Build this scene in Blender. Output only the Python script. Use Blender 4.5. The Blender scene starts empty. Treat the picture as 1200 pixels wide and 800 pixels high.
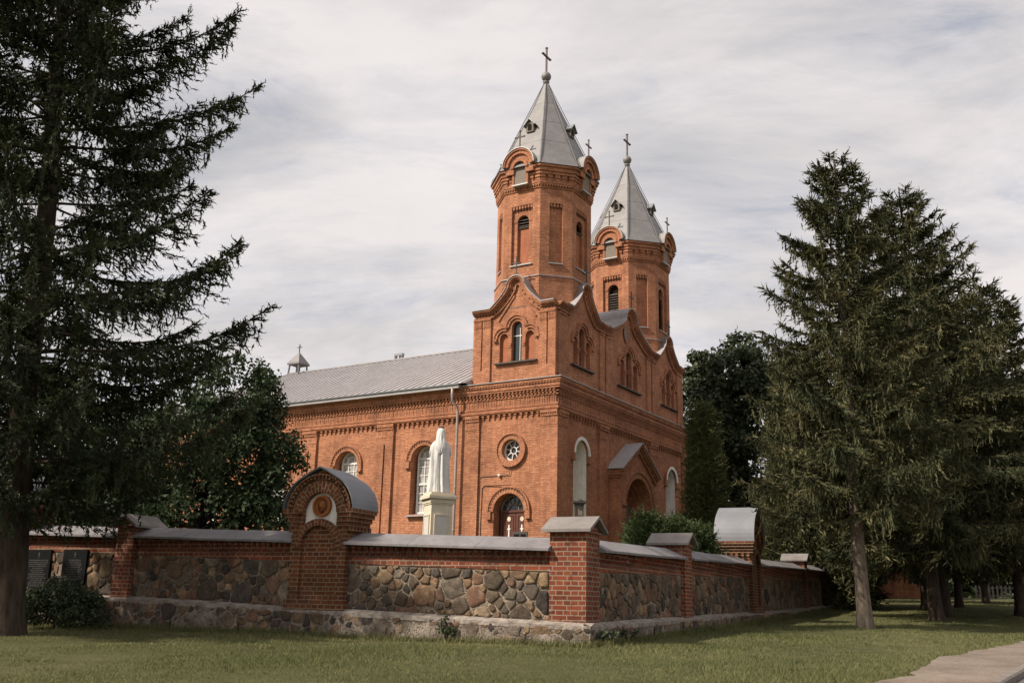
import bpy, math, random
import numpy as np
from mathutils import Vector, Matrix
from mathutils.geometry import tessellate_polygon

S = bpy.context.scene
COL = S.collection
PI = math.pi

# ------------------------------------------------------------------ camera, world, sun, exposure
EYE = Vector((0, 0, 1.6))
PITCH, ROLL = math.radians(14.95), math.radians(1.335)
cf = Vector((0, math.cos(PITCH), math.sin(PITCH)))
r0 = Vector((1, 0, 0)); u0 = r0.cross(cf)
cr = r0 * math.cos(ROLL) + u0 * math.sin(ROLL)
cu = -r0 * math.sin(ROLL) + u0 * math.cos(ROLL)
cam_d = bpy.data.cameras.new('camera'); cam = bpy.data.objects.new('camera', cam_d); COL.objects.link(cam)
m3 = Matrix((cr, cu, -cf)).transposed()
cam.matrix_world = Matrix.Translation(EYE) @ m3.to_4x4()
cam_d.sensor_width = 36; cam_d.lens = 35.01; cam_d.clip_start = 0.1; cam_d.clip_end = 3000
S.camera = cam

SUN_AZ = math.atan2(-0.92, -0.39)      # compass angle of the sun, from +Y towards +X
SUN_EL = math.radians(43)
sd = Vector((math.sin(SUN_AZ) * math.cos(SUN_EL), math.cos(SUN_AZ) * math.cos(SUN_EL), math.sin(SUN_EL)))
sun_d = bpy.data.lights.new('sun', 'SUN'); sun = bpy.data.objects.new('sun', sun_d); COL.objects.link(sun)
sun_d.energy = 4.5; sun_d.angle = math.radians(1.5); sun_d.color = (1.0, .90, .77)
sun.rotation_euler = sd.to_track_quat('Z', 'Y').to_euler()
sun.location = (0, 0, 60)

W = bpy.data.worlds.new('World'); S.world = W; W.use_nodes = True
def world_nodes():
    nt = W.node_tree; N = nt.nodes; L = nt.links; N.clear()
    out = N.new('ShaderNodeOutputWorld'); bg = N.new('ShaderNodeBackground'); bg.inputs['Strength'].default_value = .1
    sky = N.new('ShaderNodeTexSky'); sky.sky_type = 'NISHITA'; sky.sun_disc = False
    sky.sun_elevation = SUN_EL; sky.sun_rotation = SUN_AZ % (2 * PI)
    sky.air_density = 1.0; sky.dust_density = 2.0; sky.ozone_density = 1.0
    tc = N.new('ShaderNodeTexCoord'); sep = N.new('ShaderNodeSeparateXYZ'); L.new(tc.outputs['Generated'], sep.inputs[0])
    za = N.new('ShaderNodeMath'); za.operation = 'MAXIMUM'; L.new(sep.outputs[2], za.inputs[0]); za.inputs[1].default_value = 0.0
    zb = N.new('ShaderNodeMath'); zb.operation = 'ADD'; L.new(za.outputs[0], zb.inputs[0]); zb.inputs[1].default_value = .22
    dx = N.new('ShaderNodeMath'); dx.operation = 'DIVIDE'; L.new(sep.outputs[0], dx.inputs[0]); L.new(zb.outputs[0], dx.inputs[1])
    dy = N.new('ShaderNodeMath'); dy.operation = 'DIVIDE'; L.new(sep.outputs[1], dy.inputs[0]); L.new(zb.outputs[0], dy.inputs[1])
    cb = N.new('ShaderNodeCombineXYZ'); L.new(dx.outputs[0], cb.inputs[0]); L.new(dy.outputs[0], cb.inputs[1])
    def noise(scale, detail, rough, rot, sc, dist=0.):
        mp = N.new('ShaderNodeMapping'); L.new(cb.outputs[0], mp.inputs[0]); mp.inputs['Rotation'].default_value = (0, 0, rot); mp.inputs['Scale'].default_value = sc
        n = N.new('ShaderNodeTexNoise'); n.inputs['Scale'].default_value = scale; n.inputs['Detail'].default_value = detail
        n.inputs['Roughness'].default_value = rough; n.inputs['Distortion'].default_value = dist
        L.new(mp.outputs[0], n.inputs['Vector']); return n.outputs['Fac']
    def ramp(src, stops):
        r = N.new('ShaderNodeValToRGB'); e = r.color_ramp.elements
        while len(e) < len(stops): e.new(.5)
        for k, (p, c) in enumerate(stops): e[k].position = p; e[k].color = (*c, 1)
        L.new(src, r.inputs[0]); return r.outputs[0]
    big = noise(1.5, 9, .60, .9, (1, 1.35, 1), .35)
    fine = noise(2.6, 10, .66, .9, (.8, 1.9, 1), .45)
    tone = ramp(big, [(.32, (4.3, 4.25, 4.35)), (.44, (5.4, 5.15, 5.15)), (.56, (6.5, 6.15, 6.1)), (.8, (7.1, 6.7, 6.65))])
    cover = ramp(fine, [(.30, (.50,) * 3), (.43, (.84,) * 3), (.56, (1,) * 3)])
    mx = N.new('ShaderNodeMix'); mx.data_type = 'RGBA'
    L.new(cover, mx.inputs['Factor']); L.new(sky.outputs[0], mx.inputs['A']); L.new(tone, mx.inputs['B'])
    L.new(mx.outputs['Result'], bg.inputs['Color']); L.new(bg.outputs[0], out.inputs[0])
world_nodes()
S.view_settings.view_transform = 'Standard'; S.view_settings.look = 'None'
S.view_settings.exposure = 0.38; S.view_settings.gamma = 1.0; S.view_settings.use_curve_mapping = False
S.render.engine = 'CYCLES'
S.cycles.max_bounces = 5; S.cycles.diffuse_bounces = 3; S.cycles.glossy_bounces = 2; S.cycles.transparent_max_bounces = 8

# ------------------------------------------------------------------ materials
MAT = {}
class NT:
    def __init__(s, name):
        s.m = bpy.data.materials.new(name); s.m.use_nodes = True; s.t = s.m.node_tree; s.N = s.t.nodes; s.L = s.t.links
        s.b = s.N['Principled BSDF']; MAT[name] = s.m
    def new(s, ty, **kw):
        n = s.N.new(ty)
        for k, v in kw.items():
            if k in n.inputs.keys(): n.inputs[k].default_value = v
            else: setattr(n, k, v)
        return n
    def l(s, a, b): s.L.new(a, b)
    def coord(s, which): return s.new('ShaderNodeTexCoord').outputs[which]
    def noise(s, vec, scale, detail=5, rough=.55, dist=0.):
        n = s.new('ShaderNodeTexNoise', Scale=scale, Detail=detail, Roughness=rough, Distortion=dist)
        if vec: s.l(vec, n.inputs['Vector'])
        return n.outputs['Fac']
    def ramp(s, src, stops):
        r = s.new('ShaderNodeValToRGB'); e = r.color_ramp.elements
        while len(e) < len(stops): e.new(.5)
        for k, (p, c) in enumerate(stops):
            e[k].position = p; e[k].color = (*c, 1) if len(c) == 3 else c
        s.l(src, r.inputs[0]); return r.outputs[0]
    def mix(s, f, a, b, mode='MIX'):
        n = s.new('ShaderNodeMix', data_type='RGBA', blend_type=mode)
        for i, v in (('Factor', f), ('A', a), ('B', b)):
            if hasattr(v, 'is_linked') or hasattr(v, 'links'): s.l(v, n.inputs[i])
            elif i == 'Factor': n.inputs[i].default_value = v
            else: n.inputs[i].default_value = (*v, 1)
        return n.outputs['Result']
    def math(s, op, a, b=None):
        n = s.new('ShaderNodeMath', operation=op)
        for i, v in ((0, a), (1, b)):
            if v is None: continue
            if hasattr(v, 'links'): s.l(v, n.inputs[i])
            else: n.inputs[i].default_value = v
        return n.outputs[0]
    def bump(s, h, strength, dist=.02):
        n = s.new('ShaderNodeBump', Strength=strength, Distance=dist); s.l(h, n.inputs['Height']); s.l(n.outputs[0], s.b.inputs['Normal'])
    def base(s, c):
        if hasattr(c, 'links'): s.l(c, s.b.inputs['Base Color'])
        else: s.b.inputs['Base Color'].default_value = (*c, 1)
    def rough(s, r, spec=.3, metal=0.):
        s.b.inputs['Roughness'].default_value = r; s.b.inputs['Specular IOR Level'].default_value = spec; s.b.inputs['Metallic'].default_value = metal

def brick_mat(name, c1, c2, mortar, stain, w=.27, h=.08, ms=.011, bump=.5, dirt=(.5, .78), pale=None):
    n = NT(name); uv = n.coord('UV'); ob = n.coord('Object')
    wob = n.new('ShaderNodeTexNoise', Scale=6.0, Detail=3.0); n.l(uv, wob.inputs['Vector'])
    vm = n.new('ShaderNodeVectorMath', operation='SCALE'); n.l(wob.outputs['Color'], vm.inputs[0]); vm.inputs['Scale'].default_value = .018
    va = n.new('ShaderNodeVectorMath', operation='ADD'); n.l(uv, va.inputs[0]); n.l(vm.outputs[0], va.inputs[1])
    br = n.new('ShaderNodeTexBrick', Scale=1.0); br.offset = .5; br.squash = .5; br.squash_frequency = 2
    br.inputs['Brick Width'].default_value = w; br.inputs['Row Height'].default_value = h
    br.inputs['Mortar Size'].default_value = ms; br.inputs['Mortar Smooth'].default_value = .25; br.inputs['Bias'].default_value = 0
    br.inputs['Color1'].default_value = (*c1, 1); br.inputs['Color2'].default_value = (*c2, 1); br.inputs['Mortar'].default_value = (*mortar, 1)
    n.l(va.outputs[0], br.inputs['Vector'])
    big = n.noise(ob, .55, 6, .6)
    med = n.noise(ob, 3.2, 5, .65)
    t = n.ramp(big, [(.3, (.72,) * 3), (.52, (1.0,) * 3), (.75, (1.15,) * 3)])
    c = n.mix(1.0, br.outputs['Color'], t, 'MULTIPLY')
    t2 = n.ramp(med, [(.25, (.68, .66, .64)), (.5, (1,) * 3), (.8, (1.22, 1.2, 1.15))])
    c = n.mix(.5, c, t2, 'MULTIPLY')
    d = n.ramp(n.noise(ob, .9, 8, .68, .4), [(dirt[0], (0, 0, 0)), (dirt[1], (1, 1, 1))])
    c = n.mix(n.math('MULTIPLY', d, .55), c, stain)
    mp = n.new('ShaderNodeMapping'); n.l(ob, mp.inputs[0]); mp.inputs['Scale'].default_value = (2.2, 2.2, .16)
    sk = n.ramp(n.noise(mp.outputs[0], 1.6, 7, .65), [(.50, (0, 0, 0)), (.72, (1, 1, 1))]); c = n.mix(n.math('MULTIPLY', sk, .32), c, stain)
    od = n.ramp(n.noise(ob, 11, 3, .5), [(.62, (1, 1, 1)), (.70, (.62, .58, .56))]); c = n.mix(1.0, c, od, 'MULTIPLY')
    if pale:
        p = n.ramp(n.noise(ob, 2.6, 8, .7), [(.60, (0, 0, 0)), (.70, (1, 1, 1))])
        c = n.mix(n.math('MULTIPLY', p, .75), c, pale)
    n.base(c); n.rough(.88, .2)
    hh = n.math('ADD', n.math('MULTIPLY', br.outputs['Fac'], -1.0), n.math('MULTIPLY', n.noise(ob, 40, 4), .5))
    n.bump(hh, bump, .012)
brick_mat('church_brick', (.55, .245, .129), (.385, .152, .082), (.24, .125, .08), (.10, .045, .03))
brick_mat('wall_brick', (.25, .062, .031), (.13, .034, .020), (.29, .215, .15), (.05, .03, .022), ms=.0105, bump=.8, pale=(.42, .34, .28), dirt=(.48, .75))
brick_mat('pier_brick', (.20, .064, .029), (.11, .038, .021), (.27, .20, .125), (.05, .035, .022), ms=.0105, bump=.8, dirt=(.45, .75))
brick_mat('dark_brick', (.19, .062, .034), (.11, .04, .025), (.20, .13, .095), (.03, .02, .016), bump=.7)

def plain(name, col, var=.18, scale=3., rough=.7, spec=.25, metal=0., bump=0., bscale=30., streak=None):
    n = NT(name); ob = n.coord('Object')
    a = tuple(c * (1 - var) for c in col); b = tuple(c * (1 + var) for c in col)
    c = n.ramp(n.noise(ob, scale, 6, .65), [(.3, a), (.7, b)])
    if streak:
        mp = n.new('ShaderNodeMapping'); n.l(ob, mp.inputs[0]); mp.inputs['Scale'].default_value = (6, 6, .6)
        s_ = n.ramp(n.noise(mp.outputs[0], 1.5, 6, .6), [(.5, (0, 0, 0)), (.75, (1, 1, 1))])
        c = n.mix(n.math('MULTIPLY', s_, .6), c, streak)
    n.base(c); n.rough(rough, spec, metal)
    if bump: n.bump(n.noise(ob, bscale, 5), bump, .01)
    return n
plain('roof_metal', (.37, .35, .355), .13, 1.2, .5, .35, .05, .15, 4., (.20, .185, .18))
plain('spire_metal', (.205, .195, .193), .16, 1.6, .55, .35, .15, .2, 3., (.165, .155, .15))
plain('flash_metal', (.40, .385, .38), .14, 1.2, .45, .5, .3, .1, 4.)
plain('gutter_metal', (.24, .25, .26), .12, 2., .45, .4, .3)
plain('pipe_metal', (.36, .30, .27), .14, 2., .5, .4, .2)
plain('iron', (.075, .062, .055), .3, 8., .6, .4, .3)
plain('white_paint', (.72, .69, .65), .06, 4., .5, .3)
plain('plaster', (.80, .77, .72), .10, 2., .85, .2, 0, .2, 20., (.50, .42, .33))
plain('blind_plaster', (.36, .135, .072), .16, 4., .85, .2, 0, .25, 40., (.22, .085, .05))
plain('grey_fill', (.21, .178, .150), .12, 4., .8, .2)
plain('dark_void', (.018, .015, .013), .3, 4., .9, .1)
plain('louvre', (.10, .085, .075), .3, 6., .7)
plain('door_wood', (.105, .035, .022), .25, 9., .5, .35)
plain('gold_paint', (.55, .40, .20), .1, 5., .5, .3)
plain('terracotta', (.30, .105, .03), .18, 18., .6, .3, 0, .4, 60.)
plain('terracotta_dark', (.14, .045, .016), .2, 18., .6, .3)
plain('statue_white', (.66, .645, .62), .08, 6., .6, .3, 0, .2, 16., (.46, .44, .41))
plain('pedestal_cream', (.66, .585, .46), .07, 4., .7, .25, 0, .15, 25., (.50, .42, .30))
plain('pedestal_panel', (.58, .55, .50), .06, 6., .6, .3)
plain('granite_black', (.009, .009, .010), .3, 60., .6, .06)
plain('engraved', (.07, .067, .064), .1, 10., .6)
plain('coping', (.20, .185, .19), .2, 2.2, .65, .3, 0, .3, 14., (.13, .115, .11))
plain('cap_slab', (.20, .18, .168), .22, 2.4, .75, .25, 0, .4, 14., (.15, .13, .115))
plain('pier_metal', (.19, .195, .212), .12, 1.8, .6, .35, .1, .1, 5.)
plain('kerb_stone', (.19, .165, .148), .2, 5., .9, .2, 0, .5, 30.)
plain('dish', (.42, .38, .33), .1, 3., .6)
plain('fence_wood', (.04, .036, .032), .2, 3., .8)
plain('bark_limb', (.055, .04, .03), .35, 9., .95, .1)

n = NT('glass'); n.base((.035, .037, .04)); n.rough(.07, .6)
n = NT('curtain_glass'); ob = n.coord('Object')
n.base(n.ramp(n.noise(ob, 2.2, 4), [(.35, (.10, .10, .10)), (.5, (.34, .33, .31)), (.7, (.50, .48, .45))])); n.rough(.12, .6)

def bark(name, dark, light, sc):
    n = NT(name); ob = n.coord('Object'); mp = n.new('ShaderNodeMapping'); n.l(ob, mp.inputs[0]); mp.inputs['Scale'].default_value = (1, 1, .28)
    v = n.new('ShaderNodeTexVoronoi', Scale=sc); n.l(mp.outputs[0], v.inputs['Vector'])
    nn = n.noise(mp.outputs[0], sc * .6, 7, .7, .5)
    h = n.math('ADD', n.math('MULTIPLY', v.outputs['Distance'], .28), n.math('MULTIPLY', nn, .85))
    n.base(n.ramp(h, [(.3, dark), (.75, light)])); n.rough(.95, .1); n.bump(h, 1.0, .03)
bark('bark_spruce', (.022, .016, .012), (.085, .065, .05), 11.)
bark('bark_pale', (.055, .042, .032), (.23, .185, .145), 15.)

def leaf_mat(name, stops, gloss=.5, spec=.25, transl=0., sc=.8):
    n = NT(name); at = n.new('ShaderNodeAttribute', attribute_name='tone'); ob = n.coord('Object')
    f = n.math('ADD', n.math('MULTIPLY', at.outputs['Fac'], .5), n.math('SUBTRACT', n.math('MULTIPLY', n.noise(ob, sc, 5, .6), 1.0), .2))
    c = n.ramp(f, stops); n.base(c); n.rough(gloss, spec)
    if transl:
        tr = n.new('ShaderNodeBsdfTranslucent'); n.l(c, tr.inputs['Color'])
        ad = n.new('ShaderNodeMixShader'); ad.inputs[0].default_value = transl
        out = [x for x in n.N if x.type == 'OUTPUT_MATERIAL'][0]
        n.l(n.b.outputs[0], ad.inputs[1]); n.l(tr.outputs[0], ad.inputs[2]); n.l(ad.outputs[0], out.inputs[0])
leaf_mat('needles_near', [(.2, (.016, .023, .011)), (.5, (.034, .046, .020)), (.85, (.075, .088, .038))], .55, .2)
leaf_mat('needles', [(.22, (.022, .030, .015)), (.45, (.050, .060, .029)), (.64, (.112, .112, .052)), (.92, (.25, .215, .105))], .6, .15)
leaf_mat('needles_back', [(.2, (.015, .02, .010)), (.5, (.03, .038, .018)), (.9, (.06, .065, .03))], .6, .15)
leaf_mat('leaves_dark', [(.2, (.022, .036, .017)), (.55, (.042, .064, .029)), (.9, (.082, .108, .047))], .6, .15, .25)
leaf_mat('leaves_maple', [(.2, (.022, .032, .015)), (.55, (.042, .056, .026)), (.9, (.075, .09, .040))], .5, .25, .15)
leaf_mat('thuja_green', [(.2, (.055, .068, .028)), (.5, (.11, .125, .05)), (.9, (.19, .195, .08))], .6, .15, .1)
leaf_mat('juniper_green', [(.2, (.028, .046, .019)), (.5, (.056, .082, .032)), (.9, (.115, .142, .058))], .6, .15, .1)
leaf_mat('shrub_leaves', [(.2, (.025, .036, .018)), (.5, (.05, .068, .032)), (.9, (.10, .12, .06))], .55, .2, .15)
leaf_mat('grass_blade', [(.15, (.068, .084, .033)), (.45, (.122, .134, .054)), (.75, (.19, .185, .082)), (1., (.30, .26, .14))], .7, .1, .2, .35)

def lawn_mat():
    n = NT('lawn'); ob = n.coord('Object')
    a = n.noise(ob, .28, 6, .6); b = n.noise(ob, 2.4, 6, .7); c = n.noise(ob, 26, 5, .7)
    f = n.math('ADD', n.math('ADD', n.math('MULTIPLY', a, .45), n.math('MULTIPLY', b, .35)), n.math('MULTIPLY', c, .3))
    col = n.ramp(f, [(.36, (.050, .056, .024)), (.5, (.098, .102, .043)), (.62, (.150, .144, .065)), (.78, (.24, .20, .11))])
    n.base(col); n.rough(.95, .1); n.bump(n.math('ADD', c, n.math('MULTIPLY', n.noise(ob, 90, 4), .8)), 1.0, .05)
lawn_mat()
def path_mat():
    n = NT('path_gravel'); ob = n.coord('Object')
    a = n.noise(ob, 1.1, 6, .6); b = n.noise(ob, 14, 6, .7); v = n.new('ShaderNodeTexVoronoi', Scale=55.0); n.l(ob, v.inputs['Vector'])
    f = n.math('ADD', n.math('MULTIPLY', a, .5), n.math('MULTIPLY', b, .5))
    c = n.ramp(f, [(.35, (.13, .10, .080)), (.5, (.21, .168, .138)), (.68, (.285, .235, .195))])
    c = n.mix(.35, c, n.ramp(v.outputs['Distance'], [(.1, (.6, .6, .6)), (.6, (1.15, 1.15, 1.15))]), 'MULTIPLY')
    n.base(c); n.rough(.95, .15); n.bump(n.math('ADD', b, v.outputs['Distance']), .6, .02)
path_mat()
def road_mat():
    n = NT('asphalt'); ob = n.coord('Object')
    c = n.ramp(n.noise(ob, 3, 7, .7), [(.3, (.085, .075, .068)), (.7, (.145, .128, .115))]); n.base(c); n.rough(.9, .2); n.bump(n.noise(ob, 80, 4), .4, .01)
road_mat()
def stone_mat():
    n = NT('fieldstone'); at = n.new('ShaderNodeAttribute', attribute_name='tint'); ob = n.coord('Object')
    a = n.noise(ob, 7, 7, .7); b = n.noise(ob, 55, 5, .7)
    f = n.math('ADD', n.math('MULTIPLY', a, .6), n.math('ADD', n.math('MULTIPLY', b, .25), n.math('MULTIPLY', n.noise(ob, 19, 6, .7, .8), .25)))
    c = n.mix(1.0, at.outputs['Color'], n.ramp(f, [(.38, (.36, .35, .34)), (.54, (.95, .95, .95)), (.70, (1.85, 1.75, 1.65))]), 'MULTIPLY')
    li = n.ramp(n.noise(ob, 3.4, 8, .72), [(.62, (0, 0, 0)), (.72, (1, 1, 1))])
    c = n.mix(n.math('MULTIPLY', li, .45), c, (.30, .27, .22))
    n.base(c); n.rough(.9, .2); n.bump(f, 1.0, .05)
stone_mat()
def mortar_mat(name, k, lo, hi):
    n = NT(name); ob = n.coord('Object'); v = n.new('ShaderNodeTexVoronoi', Scale=27.0); n.l(ob, v.inputs['Vector'])
    v2 = n.ramp(v.outputs['Distance'], [(.18, (1, 1, 1)), (.34, (0, 0, 0))])
    c = n.ramp(n.noise(ob, 2.2, 7, .7), [(.35, lo), (.65, hi)])
    c = n.mix(n.math('MULTIPLY', v2, k), c, (.075, .065, .06))
    n.base(c); n.rough(.95, .1); n.bump(n.math('ADD', v2, n.noise(ob, 30, 5)), .9, .03)
mortar_mat('mortar', 1.0, (.15, .118, .088), (.34, .28, .215))
mortar_mat('plinth_mortar', .8, (.11, .088, .07), (.33, .275, .225))
def ledge_mat():
    n = NT('ledge_mortar'); ob = n.coord('Object')
    c = n.ramp(n.noise(ob, 5, 7, .7), [(.35, (.15, .125, .105)), (.62, (.36, .31, .27))]); n.base(c); n.rough(.9, .2); n.bump(n.noise(ob, 20, 6), .8, .04)
ledge_mat()
def niche_mat():
    # painted vine ornament on the cream back wall of the niche
    n = NT('niche_painting'); ob = n.coord('Object')
    w = n.new('ShaderNodeTexNoise', Scale=5.0, Detail=5.0, Distortion=2.5); n.l(ob, w.inputs['Vector'])
    f = n.ramp(w.outputs['Fac'], [(.44, (0, 0, 0)), (.48, (1, 1, 1)), (.52, (0, 0, 0))])
    n.base(n.mix(n.math('MULTIPLY', f, .8), (.76, .70, .60), (.40, .27, .15))); n.rough(.85, .2)
niche_mat()

# ------------------------------------------------------------------ object helpers
def tag(o, label=None, cat=None, group=None, kind=None):
    if label: o['label'] = label
    if cat: o['category'] = cat
    if group: o['group'] = group
    if kind: o['kind'] = kind
    return o
def thing(name, label, cat, loc=(0, 0, 0), rz=0., group=None):
    o = bpy.data.objects.new(name, None); COL.objects.link(o); o.location = loc; o.rotation_euler = (0, 0, rz); o.empty_display_size = .3
    return tag(o, label, cat, group)
def link_mesh(name, me, mats, parent=None, loc=(0, 0, 0)):
    for m in (mats if isinstance(mats, (list, tuple)) else [mats]): me.materials.append(MAT[m])
    o = bpy.data.objects.new(name, me); COL.objects.link(o); o.parent = parent; o.location = loc
    return o
def np_mesh(name, V, F, mats, parent=None, loc=(0, 0, 0), smooth=False, attrs=(), midx=None):
    """V (n,3), F (m,k) index array; attrs: (name, type, domain, array)"""
    V = np.ascontiguousarray(V, np.float32); F = np.ascontiguousarray(F, np.int32); k = F.shape[1]
    me = bpy.data.meshes.new(name); me.vertices.add(len(V)); me.vertices.foreach_set('co', V.ravel())
    me.loops.add(F.size); me.loops.foreach_set('vertex_index', F.ravel())
    me.polygons.add(len(F)); me.polygons.foreach_set('loop_start', np.arange(0, F.size, k, dtype=np.int32))
    me.polygons.foreach_set('loop_total', np.full(len(F), k, np.int32))
    if midx is not None: me.polygons.foreach_set('material_index', np.ascontiguousarray(midx, np.int32))
    me.polygons.foreach_set('use_smooth', np.full(len(F), smooth, bool))
    for an, ty, dom, arr in attrs:
        a = me.attributes.new(an, ty, dom); a.data.foreach_set('value' if ty == 'FLOAT' else 'color', np.ascontiguousarray(arr, np.float32).ravel())
    me.update(calc_edges=True); me.validate()
    return link_mesh(name, me, mats, parent, loc)

class MB:
    """collects faces (local coordinates) with automatic brick UVs"""
    def __init__(s): s.v = []; s.f = []; s.uv = []; s.m = []; s.sm = []
    def face(s, pts, m=0, uv=None, smooth=False):
        pts = [Vector(p) for p in pts]; i0 = len(s.v); s.v += pts; s.f.append(tuple(range(i0, i0 + len(pts)))); s.m.append(m); s.sm.append(smooth)
        if uv is None:
            n = Vector((0, 0, 0))
            for a, b in zip(pts, pts[1:] + pts[:1]): n += Vector(((a.y - b.y) * (a.z + b.z), (a.z - b.z) * (a.x + b.x), (a.x - b.x) * (a.y + b.y)))
            if n.length > 0: n.normalize()
            if n.length > .5 and abs(n.z) < .75:
                h = math.hypot(n.x, n.y); t = Vector((-n.y / h, n.x / h, 0)); uv = [(p.dot(t), p.z / max(h, .3)) for p in pts]
            else: uv = [(p.x, p.y) for p in pts]
        s.uv += uv
    def box(s, fr, s0, s1, z0, z1, o0, o1, m=0):
        P = lambda a, b, c: fr(a, b, c)
        A = [P(s0, z0, o1), P(s1, z0, o1), P(s1, z1, o1), P(s0, z1, o1)]; B = [P(s0, z0, o0), P(s1, z0, o0), P(s1, z1, o0), P(s0, z1, o0)]
        s.face(A, m); s.face(B[::-1], m)
        for i in range(4):
            j = (i + 1) % 4; s.face([A[i], B[i], B[j], A[j]], m)
    def poly(s, fr, pts, o, m=0, holes=()):
        loops = [[Vector((a, b, 0)) for a, b in pts]] + [[Vector((a, b, 0)) for a, b in h] for h in holes]
        flat = [p for l in loops for p in l]
        for t in tessellate_polygon(loops): s.face([fr(flat[i].x, flat[i].y, o) for i in t], m)
    def walls(s, fr, pts, o0, o1, m=0, closed=True, smooth=False):
        q = list(zip(pts, pts[1:] + pts[:1])) if closed else list(zip(pts, pts[1:]))
        for (a, b), (c, d) in q: s.face([fr(a, b, o0), fr(c, d, o0), fr(c, d, o1), fr(a, b, o1)], m, smooth=smooth)
    def prism(s, fr, pts, o0, o1, m=0, back=True):
        s.poly(fr, pts, o1, m)
        if back: s.poly(fr, pts, o0, m)
        s.walls(fr, pts, o0, o1, m)
    def ring(s, fr, cs, cz, ra, rb, o0, o1, a0=0., a1=PI, n=20, m=0):
        rm = (ra + rb) / 2
        for k in range(n):
            t0 = a0 + (a1 - a0) * k / n; t1 = a0 + (a1 - a0) * (k + 1) / n
            p = lambda r, t, o: fr(cs + r * math.cos(t), cz + r * math.sin(t), o)
            uvf = [(ra, t0 * rm), (rb, t0 * rm), (rb, t1 * rm), (ra, t1 * rm)]
            s.face([p(ra, t0, o1), p(rb, t0, o1), p(rb, t1, o1), p(ra, t1, o1)], m, uvf)
            for r in (ra, rb):
                s.face([p(r, t0, o0), p(r, t0, o1), p(r, t1, o1), p(r, t1, o0)], m, [(o0, t0 * r), (o1, t0 * r), (o1, t1 * r), (o0, t1 * r)])
        for t in (a0, a1):
            s.face([fr(cs + r * math.cos(t), cz + r * math.sin(t), o) for r, o in ((ra, o0), (rb, o0), (rb, o1), (ra, o1))], m)
    def bar(s, p, q, w, h=None, up=(0, 0, 1), m=0):
        p = Vector(p); q = Vector(q); h = h or w; d = (q - p).normalized(); a = d.cross(Vector(up))
        if a.length < 1e-4: a = d.cross(Vector((1, 0, 0)))
        a.normalize(); b = a.cross(d); a *= w / 2; b *= h / 2
        A = [p + a + b, p - a + b, p - a - b, p + a - b]; B = [x + (q - p) for x in A]
        s.face(A, m); s.face(B[::-1], m)
        for i in range(4):
            j = (i + 1) % 4; s.face([A[i], A[j], B[j], B[i]], m)
    def tube(s, pts, r, n=8, m=0, smooth=True):
        pts = [Vector(p) for p in pts]; rr = r if isinstance(r, (list, tuple)) else [r] * len(pts); rings = []
        for i, p in enumerate(pts):
            d = (pts[min(i + 1, len(pts) - 1)] - pts[max(i - 1, 0)]).normalized(); a = d.cross(Vector((.3, .9, .1))).normalized(); b = a.cross(d)
            rings.append([p + (a * math.cos(2 * PI * k / n) + b * math.sin(2 * PI * k / n)) * rr[i] for k in range(n)])
        for A, B in zip(rings, rings[1:]):
            for k in range(n):
                j = (k + 1) % n; s.face([A[k], A[j], B[j], B[k]], m, smooth=smooth)
        s.face(rings[0][::-1], m); s.face(rings[-1], m)
    def lathe(s, c, prof, n=14, m=0, smooth=True):
        c = Vector(c); rings = [[c + Vector((r * math.cos(2 * PI * k / n), r * math.sin(2 * PI * k / n), z)) for k in range(n)] for r, z in prof]
        for A, B in zip(rings, rings[1:]):
            for k in range(n):
                j = (k + 1) % n; s.face([A[k], A[j], B[j], B[k]], m, smooth=smooth)
        s.face(rings[0][::-1], m); s.face(rings[-1], m)
    def build(s, name, mats, parent=None, loc=(0, 0, 0), weld=True):
        me = bpy.data.meshes.new(name); me.from_pydata([tuple(v) for v in s.v], [], s.f)
        ul = me.uv_layers.new(name='UVMap'); ul.data.foreach_set('uv', np.array(s.uv, np.float32).ravel())
        me.polygons.foreach_set('material_index', np.array(s.m, np.int32)); me.polygons.foreach_set('use_smooth', np.array(s.sm, bool))
        if weld and any(s.sm):
            import bmesh
            bm = bmesh.new(); bm.from_mesh(me); bmesh.ops.remove_doubles(bm, verts=bm.verts, dist=1e-4); bm.to_mesh(me); bm.free()
        me.update()
        return link_mesh(name, me, mats, parent, loc)
def copy_tree(o, parent=None):
    c = o.copy(); COL.objects.link(c); c.parent = parent
    for ch in list(o.children): copy_tree(ch, c)
    return c
def arch(cs, hw, z0, zs, n=14, r=None):
    return [(cs - hw, z0), (cs + hw, z0)] + [(cs + hw * math.cos(PI * k / n), zs + (r or hw) * math.sin(PI * k / n)) for k in range(n + 1)]
def circ(cs, cz, r, n=24): return [(cs + r * math.cos(2 * PI * k / n), cz + r * math.sin(2 * PI * k / n)) for k in range(n)]

# ------------------------------------------------------------------ layout frames
thw = math.radians(25.2); thc = math.radians(31.64)
W0 = np.array([1.2906, 17.0948]); C0 = np.array([2.1201, 44.6581])
wA = np.array([-math.cos(thw), math.sin(thw)]); wB = np.array([math.sin(thw), math.cos(thw)])
def gz(x, y):
    x = np.asarray(x, float); y = np.asarray(y, float)
    a = (x - W0[0]) * wA[0] + (y - W0[1]) * wA[1]; b = (x - W0[0]) * wB[0] + (y - W0[1]) * wB[1]
    b1 = np.minimum(b, 60.)
    far = np.clip((np.hypot(x, y) - 75) / 120, 0, 1)
    return 1.03 + (.026 * np.maximum(b1, 0) + .01 * np.maximum(b1 - 20, 0) + .045 * np.clip(b, -40, 0) + .01 * np.clip(a, -60, 0) * np.clip(b / 5, 0, 1)) * (1 - .15 * far)
def wxy(s_b, s_a): p = W0 + wB * s_b + wA * s_a; return float(p[0]), float(p[1])

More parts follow.
